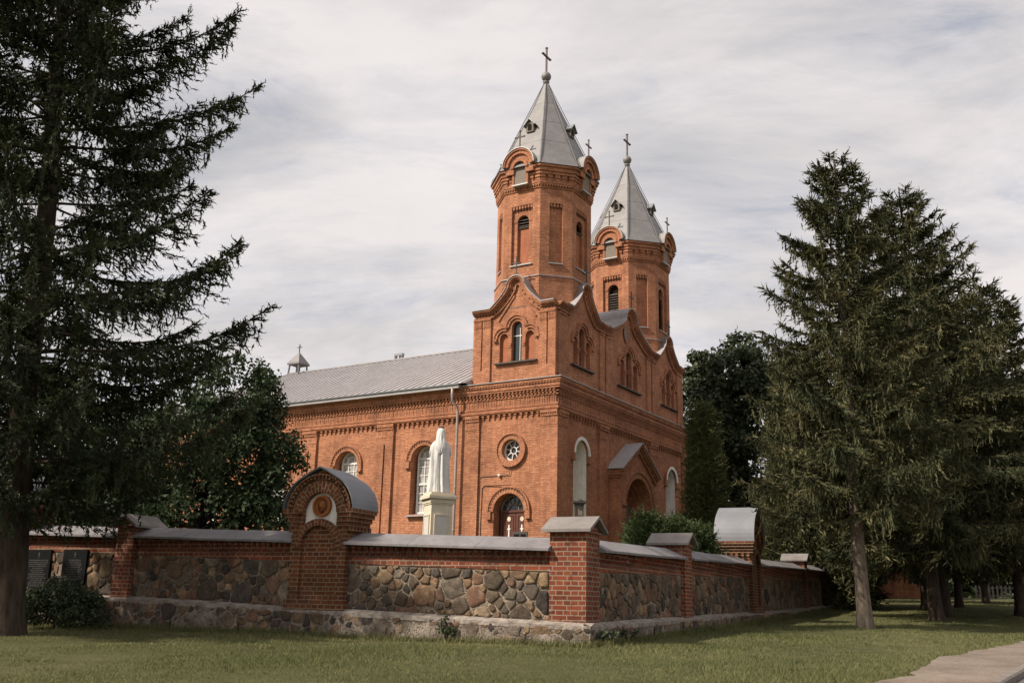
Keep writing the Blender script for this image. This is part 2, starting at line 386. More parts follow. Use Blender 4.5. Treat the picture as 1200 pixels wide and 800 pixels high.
def bumps(x, y): R_ = np.hypot(x, y); return .02 * np.sin(x * 1.3 + y * .4) * np.sin(y * 1.1) * np.clip((R_ - 4) / 6, 0, 1) * (R_ < 60)
# ------------------------------------------------------------------ ground, path, road
def build_ground():
    rs = np.concatenate([np.linspace(.5, 60, 200), np.geomspace(62, 900, 40)]); th = np.linspace(0, 2 * PI, 241)[:-1]
    R, T = np.meshgrid(rs, th, indexing='ij'); X = R * np.sin(T); Y = R * np.cos(T); rng = np.random.default_rng(4)
    Z = gz(X, Y) + bumps(X, Y)
    V = np.stack([X, Y, Z], -1).reshape(-1, 3); nr, ntm = R.shape
    i, j = np.meshgrid(np.arange(nr - 1), np.arange(ntm), indexing='ij'); j2 = (j + 1) % ntm
    F = np.stack([i * ntm + j, i * ntm + j2, (i + 1) * ntm + j2, (i + 1) * ntm + j], -1).reshape(-1, 4)
    V = np.vstack([V, [[0, 0, float(gz(0, 0))]]]); c = len(V) - 1
    o = np_mesh('lawn', V, F, 'lawn', smooth=True); tag(o, kind='structure')
build_ground()
pd_ = np.array([.553, .833]); pn = np.array([.833, -.553])      # along the street, and to its right
def strip(name, n0, n1, mat, lift, t0=-12, t1=70, jit=0., seed=1):
    rng = np.random.default_rng(seed); ts = np.linspace(t0, t1, 320); K = 7
    edge = np.interp(ts, np.linspace(t0, t1, 110), rng.normal(0, jit, 110)) + np.interp(ts, np.linspace(t0, t1, 320), rng.normal(0, jit * .5, 320)) if jit else 0 * ts
    V = []
    for q in range(K):
        nn = n0 + (n1 - n0) * q / (K - 1) + edge * (1 - q / (K - 1)) + .00035 * ts ** 2
        P = pd_[None] * ts[:, None] + pn[None] * nn[:, None]; V.append(np.column_stack([P, gz(P[:, 0], P[:, 1]) + lift]))
    V = np.concatenate(V); n = len(ts); F = [(q * n + i, q * n + i + 1, (q + 1) * n + i + 1, (q + 1) * n + i) for q in range(K - 1) for i in range(n - 1)]
    return tag(np_mesh(name, V, np.array(F), mat, smooth=True), kind='structure')
strip('path', -3.02, -1.9, 'path_gravel', .035, jit=.07)
strip('road', -1.78, 5.5, 'asphalt', .03)
def kerb():
    mb = MB(); ts = np.arange(-10, 70, 1.0); rng = random.Random(3)
    for t in ts:
        P0 = pd_ * (t + .01) + pn * (-1.9 + .00035 * t * t); P1 = pd_ * (t + .985) + pn * (-1.9 + .00035 * (t + 1) ** 2); d = rng.uniform(-.012, .012)
        z0 = float(gz(*P0)); z1 = float(gz(*P1)); pr = [(0, -.1), (.13, -.1), (.13, .085 + d), (.11, .105 + d), (.015, .105 + d), (0, .09 + d)]
        A = [Vector((P0[0] + pn[0] * a, P0[1] + pn[1] * a, z0 + h)) for a, h in pr]; B = [Vector((P1[0] + pn[0] * a, P1[1] + pn[1] * a, z1 + h)) for a, h in pr]
        mb.face(A); mb.face(B[::-1])
        for i in range(6): mb.face([A[i], A[(i + 1) % 6], B[(i + 1) % 6], B[i]])
    tag(mb.build('kerb', 'kerb_stone'), kind='structure')
kerb()

# ------------------------------------------------------------------ the church
ZB = 1.55
CH = thing('church', 'red brick twin-towered church with grey metal roof behind the fieldstone wall', 'church', (C0[0], C0[1], ZB), math.radians(90) - thc)
F_ = lambda s, z, o: Vector((s, -o, z - ZB))
L_ = lambda s, z, o: Vector((-o, s, z - ZB))
FW = 15.7; NL = 27.5
ZC = 11.86

def entablature(mb, fr, s0, s1, wide=0.):
    """string ledge, soldier frieze, dentil rows and crowning courses; wide: how far the ends run round the corner"""
    def band(z0, z1, o, e0=1, e1=1): mb.box(fr, s0 - (o if wide else 0), s1, z0, z1, -.05, o)
    band(10.38, 10.44, .13); band(10.44, 10.52, .17); band(10.52, 10.72, .09); band(10.62, 10.66, .115)
    # soldier course: upright bricks
    k = s0
    while k < s1:
        mb.box(fr, k + .01, k + .075, 10.72, 11.10, 0, .085 if int(k * 11.7) % 3 else .07); k += .09
    band(11.08, 11.14, .12); band(11.22, 11.27, .17); band(11.36, 11.46, .26); band(11.46, 11.62, .30); band(11.62, 11.70, .34); band(11.70, 11.83, .38)
    for z0, z1, o in ((11.14, 11.22, .16), (11.27, 11.36, .23)):
        k = s0
        while k < s1: mb.box(fr, k, k + .10, z0, z1, 0, o); k += .20
    k = s0
    while k < s1: mb.box(fr, k, k + .07, 11.63, 11.69, .3, .365); k += .16
def corbel_row(mb, fr, s0, s1, z=10.38):
    k = s0 + .1
    while k < s1 - .1:
        mb.box(fr, k, k + .13, z - .10, z, 0, .10); mb.box(fr, k + .03, k + .10, z - .22, z - .10, 0, .07); k += .30
def pilaster(mb, fr, s0, s1, groove=True, o=.10, z0=1.5, corner=False):
    mid = (s0 + s1) / 2; a = s0 - (o if corner else 0)
    if groove:
        mb.box(fr, a, mid - .05, z0, 9.62, 0, o + .03); mb.box(fr, mid + .05, s1, z0, 9.62, 0, o + .03); mb.box(fr, mid - .05, mid + .05, 9.35, 9.62, 0, o + .025)
    else: mb.box(fr, a, s1, z0, 9.62, 0, o)
    mb.box(fr, a, s1, 9.62, 9.70, 0, o + .01); mb.box(fr, a, s1, 9.70, 9.76, 0, o + .03)
    k = a
    while k < s1 - .05: mb.box(fr, k + .004, min(k + .078, s1), 9.76, 10.10, 0, o + (.012 if int(k * 20) % 2 else .0)); k += .085
    mb.box(fr, a, s1, 10.10, 10.16, 0, o + .05); mb.box(fr, a, s1, 10.24, 10.38, 0, o + .08)
    k = a
    while k < s1 - .05: mb.box(fr, k, k + .06, 10.16, 10.24, 0, o + .06); k += .12
    mb.box(fr, a, s1, 10.16, 10.24, 0, o + .02)

def hood(mb, fr, cs, cz, r, w=.22, o=.07, lip=.10, foot=.28):
    mb.ring(fr, cs, cz, r, r + w, 0, o); mb.ring(fr, cs, cz, r + w, r + w + .07, 0, o + .05)
    for sgn in (-1, 1):
        a, b = sorted((cs + sgn * (r + w - .14), cs + sgn * (r + w + .07))); mb.box(fr, a, b, cz - foot, cz, 0, o + .03)
        mb.box(fr, a - .02, b + .02, cz - foot - .08, cz - foot, 0, o + .07)
    n = int((r + w) * PI / .16)
    for k in range(n):
        t = PI * (k + .5) / n; R0 = r + w - .045; c = (cs + R0 * math.cos(t), cz + R0 * math.sin(t)); d = .035
        mb.poly(fr, [(c[0] - d, c[1] - d), (c[0] + d, c[1] - d), (c[0] + d, c[1] + d), (c[0] - d, c[1] + d)], o + .045, 1)

def nave_window(parent):
    """big arched white window: frame part with glass, built about (0, 0) = centre of the sill; normal -X"""
    fr = lambda s, z, o: Vector((-o, s, z)); hw = .62; zs = 2.7; A = arch(0, hw, 0, zs); inner = arch(0, hw - .09, .09, zs, r=hw - .09)
    mb = MB(); mb.poly(fr, A, .06, 0, [inner]); mb.walls(fr, inner, 0, .06); mb.walls(fr, A, 0, .06)
    for x in (-.19, .19): mb.box(fr, x - .022, x + .022, .09, zs + .35, -.01, .035)
    for z in (.55, 1.0, 1.87, 2.3): mb.box(fr, -hw + .09, hw - .09, z - .018, z + .018, -.008, .03)
    mb.box(fr, -hw + .09, hw - .09, 1.40, 1.49, -.009, .05); mb.box(fr, -hw + .09, hw - .09, zs - .05, zs + .04, -.009, .045)
    mb.ring(fr, 0, zs + .04, .28, .32, -.01, .037, n=14)
    for t in (45, 135): mb.bar(fr(.30 * math.cos(math.radians(t)), zs + .3 * math.sin(math.radians(t)), .01), fr(.53 * math.cos(math.radians(t)), zs + .53 * math.sin(math.radians(t)), .01), .04)
    f = mb.build('window', 'white_paint', parent)
    g = MB(); g.poly(fr, inner, 0.0); g.build('pane', 'curtain_glass', f)
    s_ = MB(); s_.face([fr(-.85, -.12, .62), fr(.85, -.12, .62), fr(.75, .02, .0), fr(-.75, .02, .0)]); s_.box(fr, -.85, .85, -.16, -.122, .05, .62)
    s_.build('sill', 'flash_metal', f)
    return f

def side_wall():
    WN = [7.4, 12.3, 17.2, 22.1]
    # left nave wall and the flank of the tower block in one plane
    mb = MB(); holes = []; D = .5
    for c in WN: holes.append(arch(c, .75, 5.86, 8.45))
    rose = circ(2.38, 8.66, .50); door = arch(2.45, .82, 1.52, 5.85, r=.82)
    mb.poly(L_, [(0, 1.5), (NL, 1.5), (NL, 11.7), (0, 11.7)], 0, 0, holes + [rose, door])
    for h in holes: mb.walls(L_, h, -D, 0)
    mb.walls(L_, rose, -.32, 0); mb.walls(L_, door, -.55, 0)
    for c in WN: hood(mb, L_, c, 8.45, .75)
    mb.ring(L_, 2.38, 8.66, .50, .72, 0, .08, 0, 2 * PI, 32); mb.ring(L_, 2.38, 8.66, .72, .80, 0, .14, 0, 2 * PI, 32)
    hood(mb, L_, 2.45, 5.85, .82, .26)
    for a, b in ((9.27, 10.32), (14.37, 15.4), (19.4, 20.4), (24.4, 25.4)): pilaster(mb, L_, a, b)
    pilaster(mb, L_, 4.15, 4.95, False); pilaster(mb, L_, 0, .80, False, corner=True)
    for a, b in ((.8, 4.15), (4.95, 9.27), (10.32, 14.37), (15.4, 19.4), (20.4, 24.4)): corbel_row(mb, L_, a, b)
    entablature(mb, L_, 0, NL, 1)
    mb.box(L_, -.05, NL, 1.5, 2.4, 0, .16)
    # far gable end, right nave wall and the floor plate under the roof keep the body closed
    mb.face([Vector((0, NL, 0)), Vector((FW, NL, 0)), Vector((FW, NL, 10.2)), Vector((0, NL, 10.2))])
    mb.face([Vector((FW, 0, 0)), Vector((FW, NL, 0)), Vector((FW, NL, 10.2)), Vector((FW, 0, 10.2))])
    mb.build('side_wall', ['church_brick', 'dark_brick'], CH)
    w0 = None
    for c in WN:
        if w0 is None: w0 = nave_window(CH); w = w0
        else: w = copy_tree(w0, CH)
        w.location = L_(c, 5.9, -.42)
    # metal flashing on the cornice
    fm = MB(); fm.box(L_, -.44, 5.0, 11.83, 11.862, .0, .44); fm.box(F_, 0.0, FW + .44, 11.83, 11.862, .0, .44); fm.build('cornice_flashing', 'flash_metal', CH)
    # rose window
    rm = MB(); rm.ring(L_, 2.38, 8.66, .43, .50, -.25, -.17, 0, 2 * PI, 28); rm.ring(L_, 2.38, 8.66, .14, .18, -.24, -.19, 0, 2 * PI, 18)
    for k in range(8):
        t = 2 * PI * k / 8 + .2; rm.bar(L_(2.38 + .17 * math.cos(t), 8.66 + .17 * math.sin(t), -.215), L_(2.38 + .44 * math.cos(t), 8.66 + .44 * math.sin(t), -.215), .035)
    r = rm.build('rose_window', 'white_paint', CH); r['label'] = 'small round window with eight spokes'
    g = MB(); g.poly(L_, circ(2.38, 8.66, .5), -.26); g.build('pane', 'glass', r)
    # side door
    dr = MB(); c = 2.35
    for sgn in (-1, 1):
        a, b = sorted((c + sgn * .012, c + sgn * .68)); dr.box(L_, a, b, 1.55, 5.82, -.52, -.46)
        for z0, z1 in ((1.7, 2.6), (2.75, 5.70)):
            dr.box(L_, a + .10, a + .13, z0, z1, -.46, -.44); dr.box(L_, b - .13, b - .10, z0, z1, -.46, -.44); dr.box(L_, a + .10, b - .10, z1 - .03, z1, -.46, -.441); dr.box(L_, a + .10, b - .10, z0, z0 + .03, -.46, -.441)
    dr.box(L_, c - .80, c - .69, 1.55, 5.84, -.5, -.42); dr.box(L_, c + .69, c + .80, 1.55, 5.84, -.5, -.42); dr.box(L_, c - .80, c + .80, 5.84, 5.94, -.5, -.41)
    d = dr.build('door', 'door_wood', CH); d['label'] = 'brown double door with pale crosses and arched fanlight'
    for sgn in (-1, 1):
        x = c + sgn * .345; e = MB(); e.box(L_, x - .035, x + .035, 4.72, 5.28, -.46, -.435); e.box(L_, x - .085, x + .085, 5.06, 5.12, -.459, -.4345)
        e.box(L_, x - .055, x + .055, 4.55, 4.72, -.46, -.436); e.build('cross', 'white_paint', d)
        e = MB(); e.poly(L_, [(x + .095 * math.cos(2 * PI * k / 16), 5.54 + .115 * math.sin(2 * PI * k / 16)) for k in range(16)], -.436); e.build('oval_panel', 'pedestal_cream', d)
    fm = MB(); fr = L_; fm.ring(fr, c + .1, 5.94, .62, .70, -.49, -.43)
    fm.ring(fr, c + .1, 5.94, .25, .29, -.47, -.44, n=12)
    for t in (30, 60, 90, 120, 150): t = math.radians(t); fm.bar(fr(c + .1 + .27 * math.cos(t), 5.94 + .27 * math.sin(t), -.455), fr(c + .1 + .63 * math.cos(t), 5.94 + .63 * math.sin(t), -.455), .025)
    fo = fm.build('fanlight', 'grey_fill', d)
    g = MB(); g.poly(fr, arch(c + .1, .72, 5.94, 5.95), -.5); g.poly(fr, arch(2.45, .82, 1.52, 5.85), -.552, 1); g.build('pane', ['glass', 'dark_void'], CH)
side_wall()

def front_wall():
    mb = MB(); NI = [(2.28, .66), (13.2, .66)]; holes = [arch(c, hw, 4.9, 8.62) for c, hw in NI]
    PC = 7.35                                   # axis of the portal
    ph = arch(PC, 1.25, 1.52, 6.55)
    mb.poly(F_, [(0, 1.5), (FW, 1.5), (FW, 11.7), (0, 11.7)], 0, 0, holes + [ph])
    for c, hw in NI:
        hood(mb, F_, c, 8.62, hw, .16, .10)
    for a, b, cn in ((0, .85, 0), (4.15, 5.15, 0), (10.25, 11.25, 0), (FW - .85, FW, 0)): pilaster(mb, F_, a, b, False, .11)
    for a, b in ((.85, 4.15), (5.15, 10.25), (11.25, FW - .85)): corbel_row(mb, F_, a, b)
    entablature(mb, F_, 0, FW)
    mb.box(F_, 0, FW, 1.5, 2.4, 0, .15)
    mb.build('front_wall', ['church_brick', 'dark_brick'], CH)
    for c, hw in NI:
        q = MB(); A = arch(c, hw, 4.9, 8.62); q.walls(F_, A, -.55, -.002, 0); q.ring(F_, c, 8.62, hw + .012, hw + .17, .0, .155)
        o = q.build('niche', 'plaster', CH); o['label'] = 'tall arched white niche with a painted vine'
        q = MB(); q.poly(F_, A, -.55); q.build('painted_back', 'niche_painting', o)
    # gabled portal
    p = MB(); O = .68; x0, x1 = PC - 2.1, PC + 2.1; ez, az = 8.3, 9.72
    out = [(x0, 1.52), (x1, 1.52), (x1, ez), (PC, az), (x0, ez)]; hole = arch(PC, 1.5, 1.53, 6.55)
    p.poly(F_, out, O, 0, [hole]); p.walls(F_, out, .0, O)
    steps = [(1.5, O, O - .22), (1.36, O - .22, O - .42), (1.22, O - .42, O - .62), (1.08, O - .62, O - .95)]
    for (r, oa, ob), nx in zip(steps, steps[1:] + [(.94, 0, 0)]):
        p.walls(F_, arch(PC, r, 1.53, 6.55), ob, oa)
        p.poly(F_, arch(PC, r, 1.53, 6.55), ob, 0, [arch(PC, nx[0], 1.54, 6.55)])
    p.ring(F_, PC, 6.55, 1.5, 1.78, O, O + .07, n=26); p.ring(F_, PC, 6.55, 1.78, 1.86, O, O + .12, n=26)
    p.box(F_, x0 - .03, x0 + .55, 1.55, 6.4, O, O + .06); p.box(F_, x1 - .55, x1 + .03, 1.55, 6.4, O, O + .06)
    for s_ in (-1, 1):                           # raking cornice
        a = Vector((PC + s_ * 2.3, ez - .02)); b = Vector((PC, az + .11)); d = (b - a); L = d.length; d.normalize(); nn = Vector((-d.y, d.x)) * (1 if s_ < 0 else -1)
        for q0, q1, o in ((0, -.12, .24), (-.12, -.22, .16), (-.30, -.38, .10)):
            pts = [a + nn * q0, b + Vector((0, q0 * 1.2)), b + Vector((0, q1 * 1.2)), a + nn * q1]; p.prism(F_, [(v.x, v.y) for v in pts], O - .02, O + o)
        for k in range(int(L / .2)):
            c = a + d * (k * .2 + .15) - nn * .26; p.prism(F_, [(c.x - .05, c.y - .04), (c.x + .05, c.y - .04), (c.x + .05, c.y + .04), (c.x - .05, c.y + .04)], O, O + .11)
        aa, bb = sorted((PC + s_ * 2.1, PC + s_ * 2.28)); p.box(F_, aa, bb, ez - .30, ez - .06, .1, O + .12); p.box(F_, aa, PC + s_ * 2.2 if s_ > 0 else bb, ez - .42, ez - .30, .1, O + .06) if s_ > 0 else p.box(F_, PC - 2.2, bb, ez - .42, ez - .30, .1, O + .06)
    po = p.build('portal', 'church_brick', CH); po['label'] = 'gabled brick portal with a stepped arch'
    r = MB()
    for s_ in (-1, 1):
        e = (PC + s_ * 2.36, ez + .02); t = (PC, az + .16)
        A = [F_(e[0], e[1], 0), F_(e[0], e[1], O + .3), F_(t[0], t[1], O + .3), F_(t[0], t[1], 0)]; r.face(A); r.face([v + Vector((0, 0, -.035)) for v in A])
        r.face([A[0], A[1], A[1] + Vector((0, 0, -.035)), A[0] + Vector((0, 0, -.035))]); r.face([A[1], A[2], A[2] + Vector((0, 0, -.035)), A[1] + Vector((0, 0, -.035))])
    r.build('portal_roof', 'roof_metal', po)
    d = MB(); d.poly(F_, arch(PC, .95, 1.55, 6.55), -.24); d.box(F_, PC - .95, PC + .95, 5.1, 5.22, -.24, -.18); d.box(F_, PC - .03, PC + .03, 1.55, 5.1, -.24, -.2)
    dd = d.build('portal_door', 'door_wood', CH)
    d = MB(); d.poly(F_, arch(PC, .86, 5.26, 6.5), -.225); d.build('tympanum', 'grey_fill', dd)
front_wall()

def ogee(c, half, ze, zt, flat):
    """right-going outline of a curvy gable: flat ends, straight rakes and a round head"""
    k = half / 1.45; R = .50 * min(k, 1.5); rise = zt - ze
    pts = [(c - half - flat, ze), (c - half, ze)]
    zs = zt - R * 1.0
    # rake bows inward, then swings up to the head
    for t in np.linspace(.15, 1, 8):
        x = c - half + (half - R * .98) * t; z = ze + (zs - ze) * (.80 * t + .20 * t ** 4); pts.append((x, z))
    for t in np.linspace(PI, 0, 15)[1:-1]: pts.append((c + R * math.cos(t), zs + R * math.sin(t)))
    left = pts[:]; right = [(2 * c - x, z) for x, z in left[:10]][::-1]
    return left + right
def offset_line(pts, d):
    out = []
    for i, (x, z) in enumerate(pts):
        a = pts[max(i - 1, 0)]; b = pts[min(i + 1, len(pts) - 1)]; tx, tz = b[0] - a[0], b[1] - a[1]; h = math.hypot(tx, tz) or 1
        out.append((x + tz / h * d, z - tx / h * d))
    return out
def gable_cornice(mb, fr, pts, o):
    for d0, d1, q in ((0, .10, .30), (.10, .17, .24), (.17, .24, .16), (.32, .40, .10)):
        A = offset_line(pts, d0); B = offset_line(pts, d1)
        for i in range(len(A) - 1):
            quad = [A[i], A[i + 1], B[i + 1], B[i]]; mb.face([fr(x, z, o + q) for x, z in quad])
            mb.face([fr(*A[i], o), fr(*A[i + 1], o), fr(*A[i + 1], o + q), fr(*A[i], o + q)]); mb.face([fr(*B[i], o), fr(*B[i + 1], o), fr(*B[i + 1], o + q), fr(*B[i], o + q)])
        for e in (0, -1): mb.face([fr(*A[e], o), fr(*A[e], o + q), fr(*B[e], o + q), fr(*B[e], o)])
    # dentils
    C = offset_line(pts, .28); acc = 0.
    for (x0, z0), (x1, z1) in zip(C, C[1:]):
        L = math.hypot(x1 - x0, z1 - z0); 
        if L < 1e-5: continue
        tx, tz = (x1 - x0) / L, (z1 - z0) / L; p = .09 - acc
        while p < L:
            cx, cz = x0 + tx * p, z0 + tz * p; q = [(cx + tx * a - tz * b, cz + tz * a + tx * b) for a, b in ((-.045, -.04), (.045, -.04), (.045, .04), (-.045, .04))]
            mb.prism(fr, q, o, o + .12, back=False); p += .17
        acc = (L - (p - .17)) if p > .17 else acc + L
        acc = min(acc, .16)
def triple(mb, fr, c, o, s=1.0):
    """three stepped arches with scalloped hood; returns the hole outlines"""
    h = [arch(c - .72 * s, .235 * s, 12.92, 14.12, 10), arch(c, .29 * s, 12.92, 14.62, 10), arch(c + .72 * s, .235 * s, 12.92, 14.12, 10)]
    for cc, zz, r in ((c - .72 * s, 14.12, .36 * s), (c, 14.62, .42 * s), (c + .72 * s, 14.12, .36 * s)):
        a0, a1 = (0, PI) if cc == c else ((math.radians(68), PI) if cc < c else (0, math.radians(112)))
        mb.ring(fr, cc, zz, r, r + .13, o, o + .07, a0, a1, 14); mb.ring(fr, cc, zz, r + .13, r + .20, o, o + .12, a0, a1, 14)
    for sg in (-1, 1):
        x = c + sg * .72 * s + sg * .46 * s; mb.box(fr, x - .10, x + .10, 13.98, 14.12, o, o + .13)
        x = c + sg * .395 * s; mb.box(fr, x - .085, x + .085, 13.72, 13.84, o - .05, o + .05); mb.box(fr, x - .075, x + .075, 13.62, 13.70, o - .05, o + .035)
    return h

def upper_storey():
    o = -.15; S0 = .15
    mb = MB(); win = []; blind = []; sill = []
    def P1(lst, f):
        q = MB(); f(q); lst.append(q)
    # ---- flank of the left tower block
    pl = ogee(2.28, 1.42, 15.62, 17.12, .72); pl[0] = (S0, 15.62); pl[-1] = (4.75, 15.62)
    h = triple(mb, L_, 2.32, o); outline = [(4.75, 11.8), (S0, 11.8)] + pl
    mb.poly(L_, outline, o, 0, h)
    for q in h: mb.walls(L_, q, o - .22, o)
    gable_cornice(mb, L_, pl, o)
    for j in (0, 2): P1(blind, lambda q: q.poly(L_, h[j], o - .16))
    P1(win, lambda q: q.poly(L_, h[1], o - .20)); P1(sill, lambda q: q.box(L_, 1.15, 3.5, 12.83, 12.90, o - .1, o + .16))
    for a, b in ((S0, 1.05), (3.75, 4.75)):
        m_ = (a + b) / 2
        for x0, x1 in ((a, m_ - .035), (m_ + .035, b)):
            mb.box(L_, x0, x1, 11.86, 14.75, o, o + .09); mb.box(L_, x0, x1, 14.75, 15.12, o, o + .11)
            k = x0
            while k < x1 - .04: mb.box(L_, k, k + .05, 14.78, 15.08, o + .1, o + .125); k += .085
        mb.box(L_, a, b, 15.12, 15.2, o, o + .14); mb.box(L_, m_ - .035, m_ + .035, 11.86, 12.6, o, o + .085)
    mb.face([L_(S0, 11.8, o - .7), L_(4.75, 11.8, o - .7), L_(4.75, 15.55, o - .7), L_(S0, 15.55, o - .7)])
    # recessed raking line inside the gable
    for sg in (-1, 1): mb.bar(L_(2.32 + sg * 1.05, 15.02, o + .03), L_(2.32 + sg * .15, 16.2, o + .03), .05, .09)
    # ---- front with three gables
    G = [(2.72, 1.42, 15.62, 17.14), (8.0, 2.45, 15.62, 17.28), (13.1, 1.42, 15.55, 16.98)]
    pf = [(S0, 15.62)] + ogee(*G[0], .5)[1:-1] + [(5.15, 15.62)] + ogee(*G[1], .3)[1:-1] + [(11.05, 15.6)] + ogee(*G[2], .5)[1:-1] + [(FW - .15, 15.55)]
    holes = []
    for c, s in ((2.72, .92), (8.15, 1.12), (13.5, .92)): holes += triple(mb, F_, c, o, s)
    mb.poly(F_, [(FW - .15, 11.8), (S0, 11.8)] + pf, o, 0, holes)
    for q in holes: mb.walls(F_, q, o - .25, o)
    for k, q_ in enumerate(holes): P1(win if k % 3 == 1 else blind, lambda q: q.poly(F_, q_, o - .22))
    gable_cornice(mb, F_, pf, o)
    for c, s in ((2.72, 1.15), (8.15, 1.45), (13.5, 1.15)): P1(sill, lambda q: q.box(F_, c - s, c + s, 12.83, 12.90, o - .1, o + .16))
    for a, b in ((.25, .95), (4.55, 5.05), (5.25, 5.75), (10.35, 10.85), (11.05, 11.55), (FW - 1.0, FW - .2)):
        mb.box(F_, a, b, 11.86, 15.05, o, o + .09); mb.box(F_, a, b, 15.05, 15.15, o, o + .13); mb.box(F_, a, b, 11.86, 12.2, o, o + .13)
    # other sides of the two tower blocks
    for X0 in (S0, FW - 4.75):
        for A, B in (((X0, 4.75), (X0 + 4.6, 4.75)), ((X0 + 4.6, .15), (X0 + 4.6, 4.75)), ((X0, .15), (X0, 4.75))):
            if A[0] == S0 and B[0] == S0: continue
            mb.face([Vector((A[0], A[1], 10.2)), Vector((B[0], B[1], 10.2)), Vector((B[0], B[1], 14.05)), Vector((A[0], A[1], 14.05))])
    mb.face([Vector((4.75, 2.0, 10.2)), Vector((FW - 4.75, 2.0, 10.2)), Vector((FW - 4.75, 2.0, 13.9)), Vector((4.75, 2.0, 13.9))])
    u = mb.build('upper_storey', 'church_brick', CH)
    for q in win: q.build('window', 'glass', u)
    for q in blind: q.build('blind_window', 'blind_plaster', u)
    for q in sill: q.build('window_sill', 'iron', u)
    # tall white bars in the middle lights
    b = MB(); b.box(L_, 2.22, 2.25, 12.92, 14.6, o - .2, o - .18); b.box(L_, 2.06, 2.60, 14.2, 14.24, o - .2, o - .179); b.build('window_bar', 'white_paint', u); b = MB(); b.box(F_, 8.03, 8.06, 12.92, 14.6, o - .22, o - .2); b.box(F_, 7.84, 8.0, 12.93, 13.9, o - .22, o - .205); b.build('window_bar', 'white_paint', u)
    # ---- metal sheets over the gables
    def cover(fr, pts, depth, name='gable_roof'):
        m = MB(); A = offset_line(pts, -.035)
        for (x0, z0), (x1, z1) in zip(A, A[1:]):
            m.face([fr(x0, z0, o + .34), fr(x1, z1, o + .34), fr(x1, z1, -depth), fr(x0, z0, -depth)], smooth=True)
            m.face([fr(x0, z0, o + .34), fr(x1, z1, o + .34), fr(x1, z1 - .05, o + .34), fr(x0, z0 - .05, o + .34)])
        return m.build(name, 'roof_metal', CH)
    cover(L_, pl, 1.1)
    for i, (c, hw, ze, zt) in enumerate(G):
        pts = ogee(c, hw, ze, zt, .5 if i != 1 else .3); cover(F_, pts, 1.1 if i != 1 else 2.6)
    t = MB()
    for X0 in (S0, FW - 4.75): t.box(lambda s, z, q: Vector((s, q, z)), X0, X0 + 4.6, 14.0, 14.06, .3, 4.75)
    t.box(lambda s, z, q: Vector((s, q, z)), 4.76, FW - 4.76, 13.9, 13.96, .3, 2.0); t.build('block_roof', 'roof_metal', CH)
    # medallion in the middle gable
    m = MB(); m.poly(F_, [(7.72 + .24 * math.cos(2 * PI * k / 24), 15.9 + .40 * math.sin(2 * PI * k / 24)) for k in range(24)], o + .05); m.build('medallion', 'grey_fill', CH)
    m = MB()
    for k in range(24):
        t0, t1 = 2 * PI * k / 24, 2 * PI * (k + 1) / 24
        for ra, rb in ((1, 1.3),): m.face([F_(7.72 + .24 * r * math.cos(t), 15.9 + .4 * r * math.sin(t), o + .09) for r, t in ((ra, t0), (rb, t0), (rb, t1), (ra, t1))])
    m.build('medallion_rim', 'church_brick', CH)
    # iron crosses on the gables
    def cross(p, h, face):
        c = MB(); v = Vector(p); ax = Vector((0, 1, 0)) if face == 'L' else Vector((1, 0, 0)); c.bar(v, v + Vector((0, 0, h)), .045)
        z = v + Vector((0, 0, h * .68)); c.bar(z - ax * h * .24, z + ax * h * .24, .045)
        for e in (z - ax * h * .24, z + ax * h * .24, v + Vector((0, 0, h))): c.lathe(e - Vector((0, 0, .045)), [(.005, 0), (.05, .045), (.005, .09)], 8)
        c.bar(v + Vector((0, 0, .14)) - ax * .14, v + Vector((0, 0, .14)) + ax * .14, .035); c.build('cross', 'iron', CH)
    cross(L_(2.28, 17.1, .1), .95, 'L')
    for c, hw, ze, zt in G: cross(F_(c, zt, .1), .95, 'F')
upper_storey()

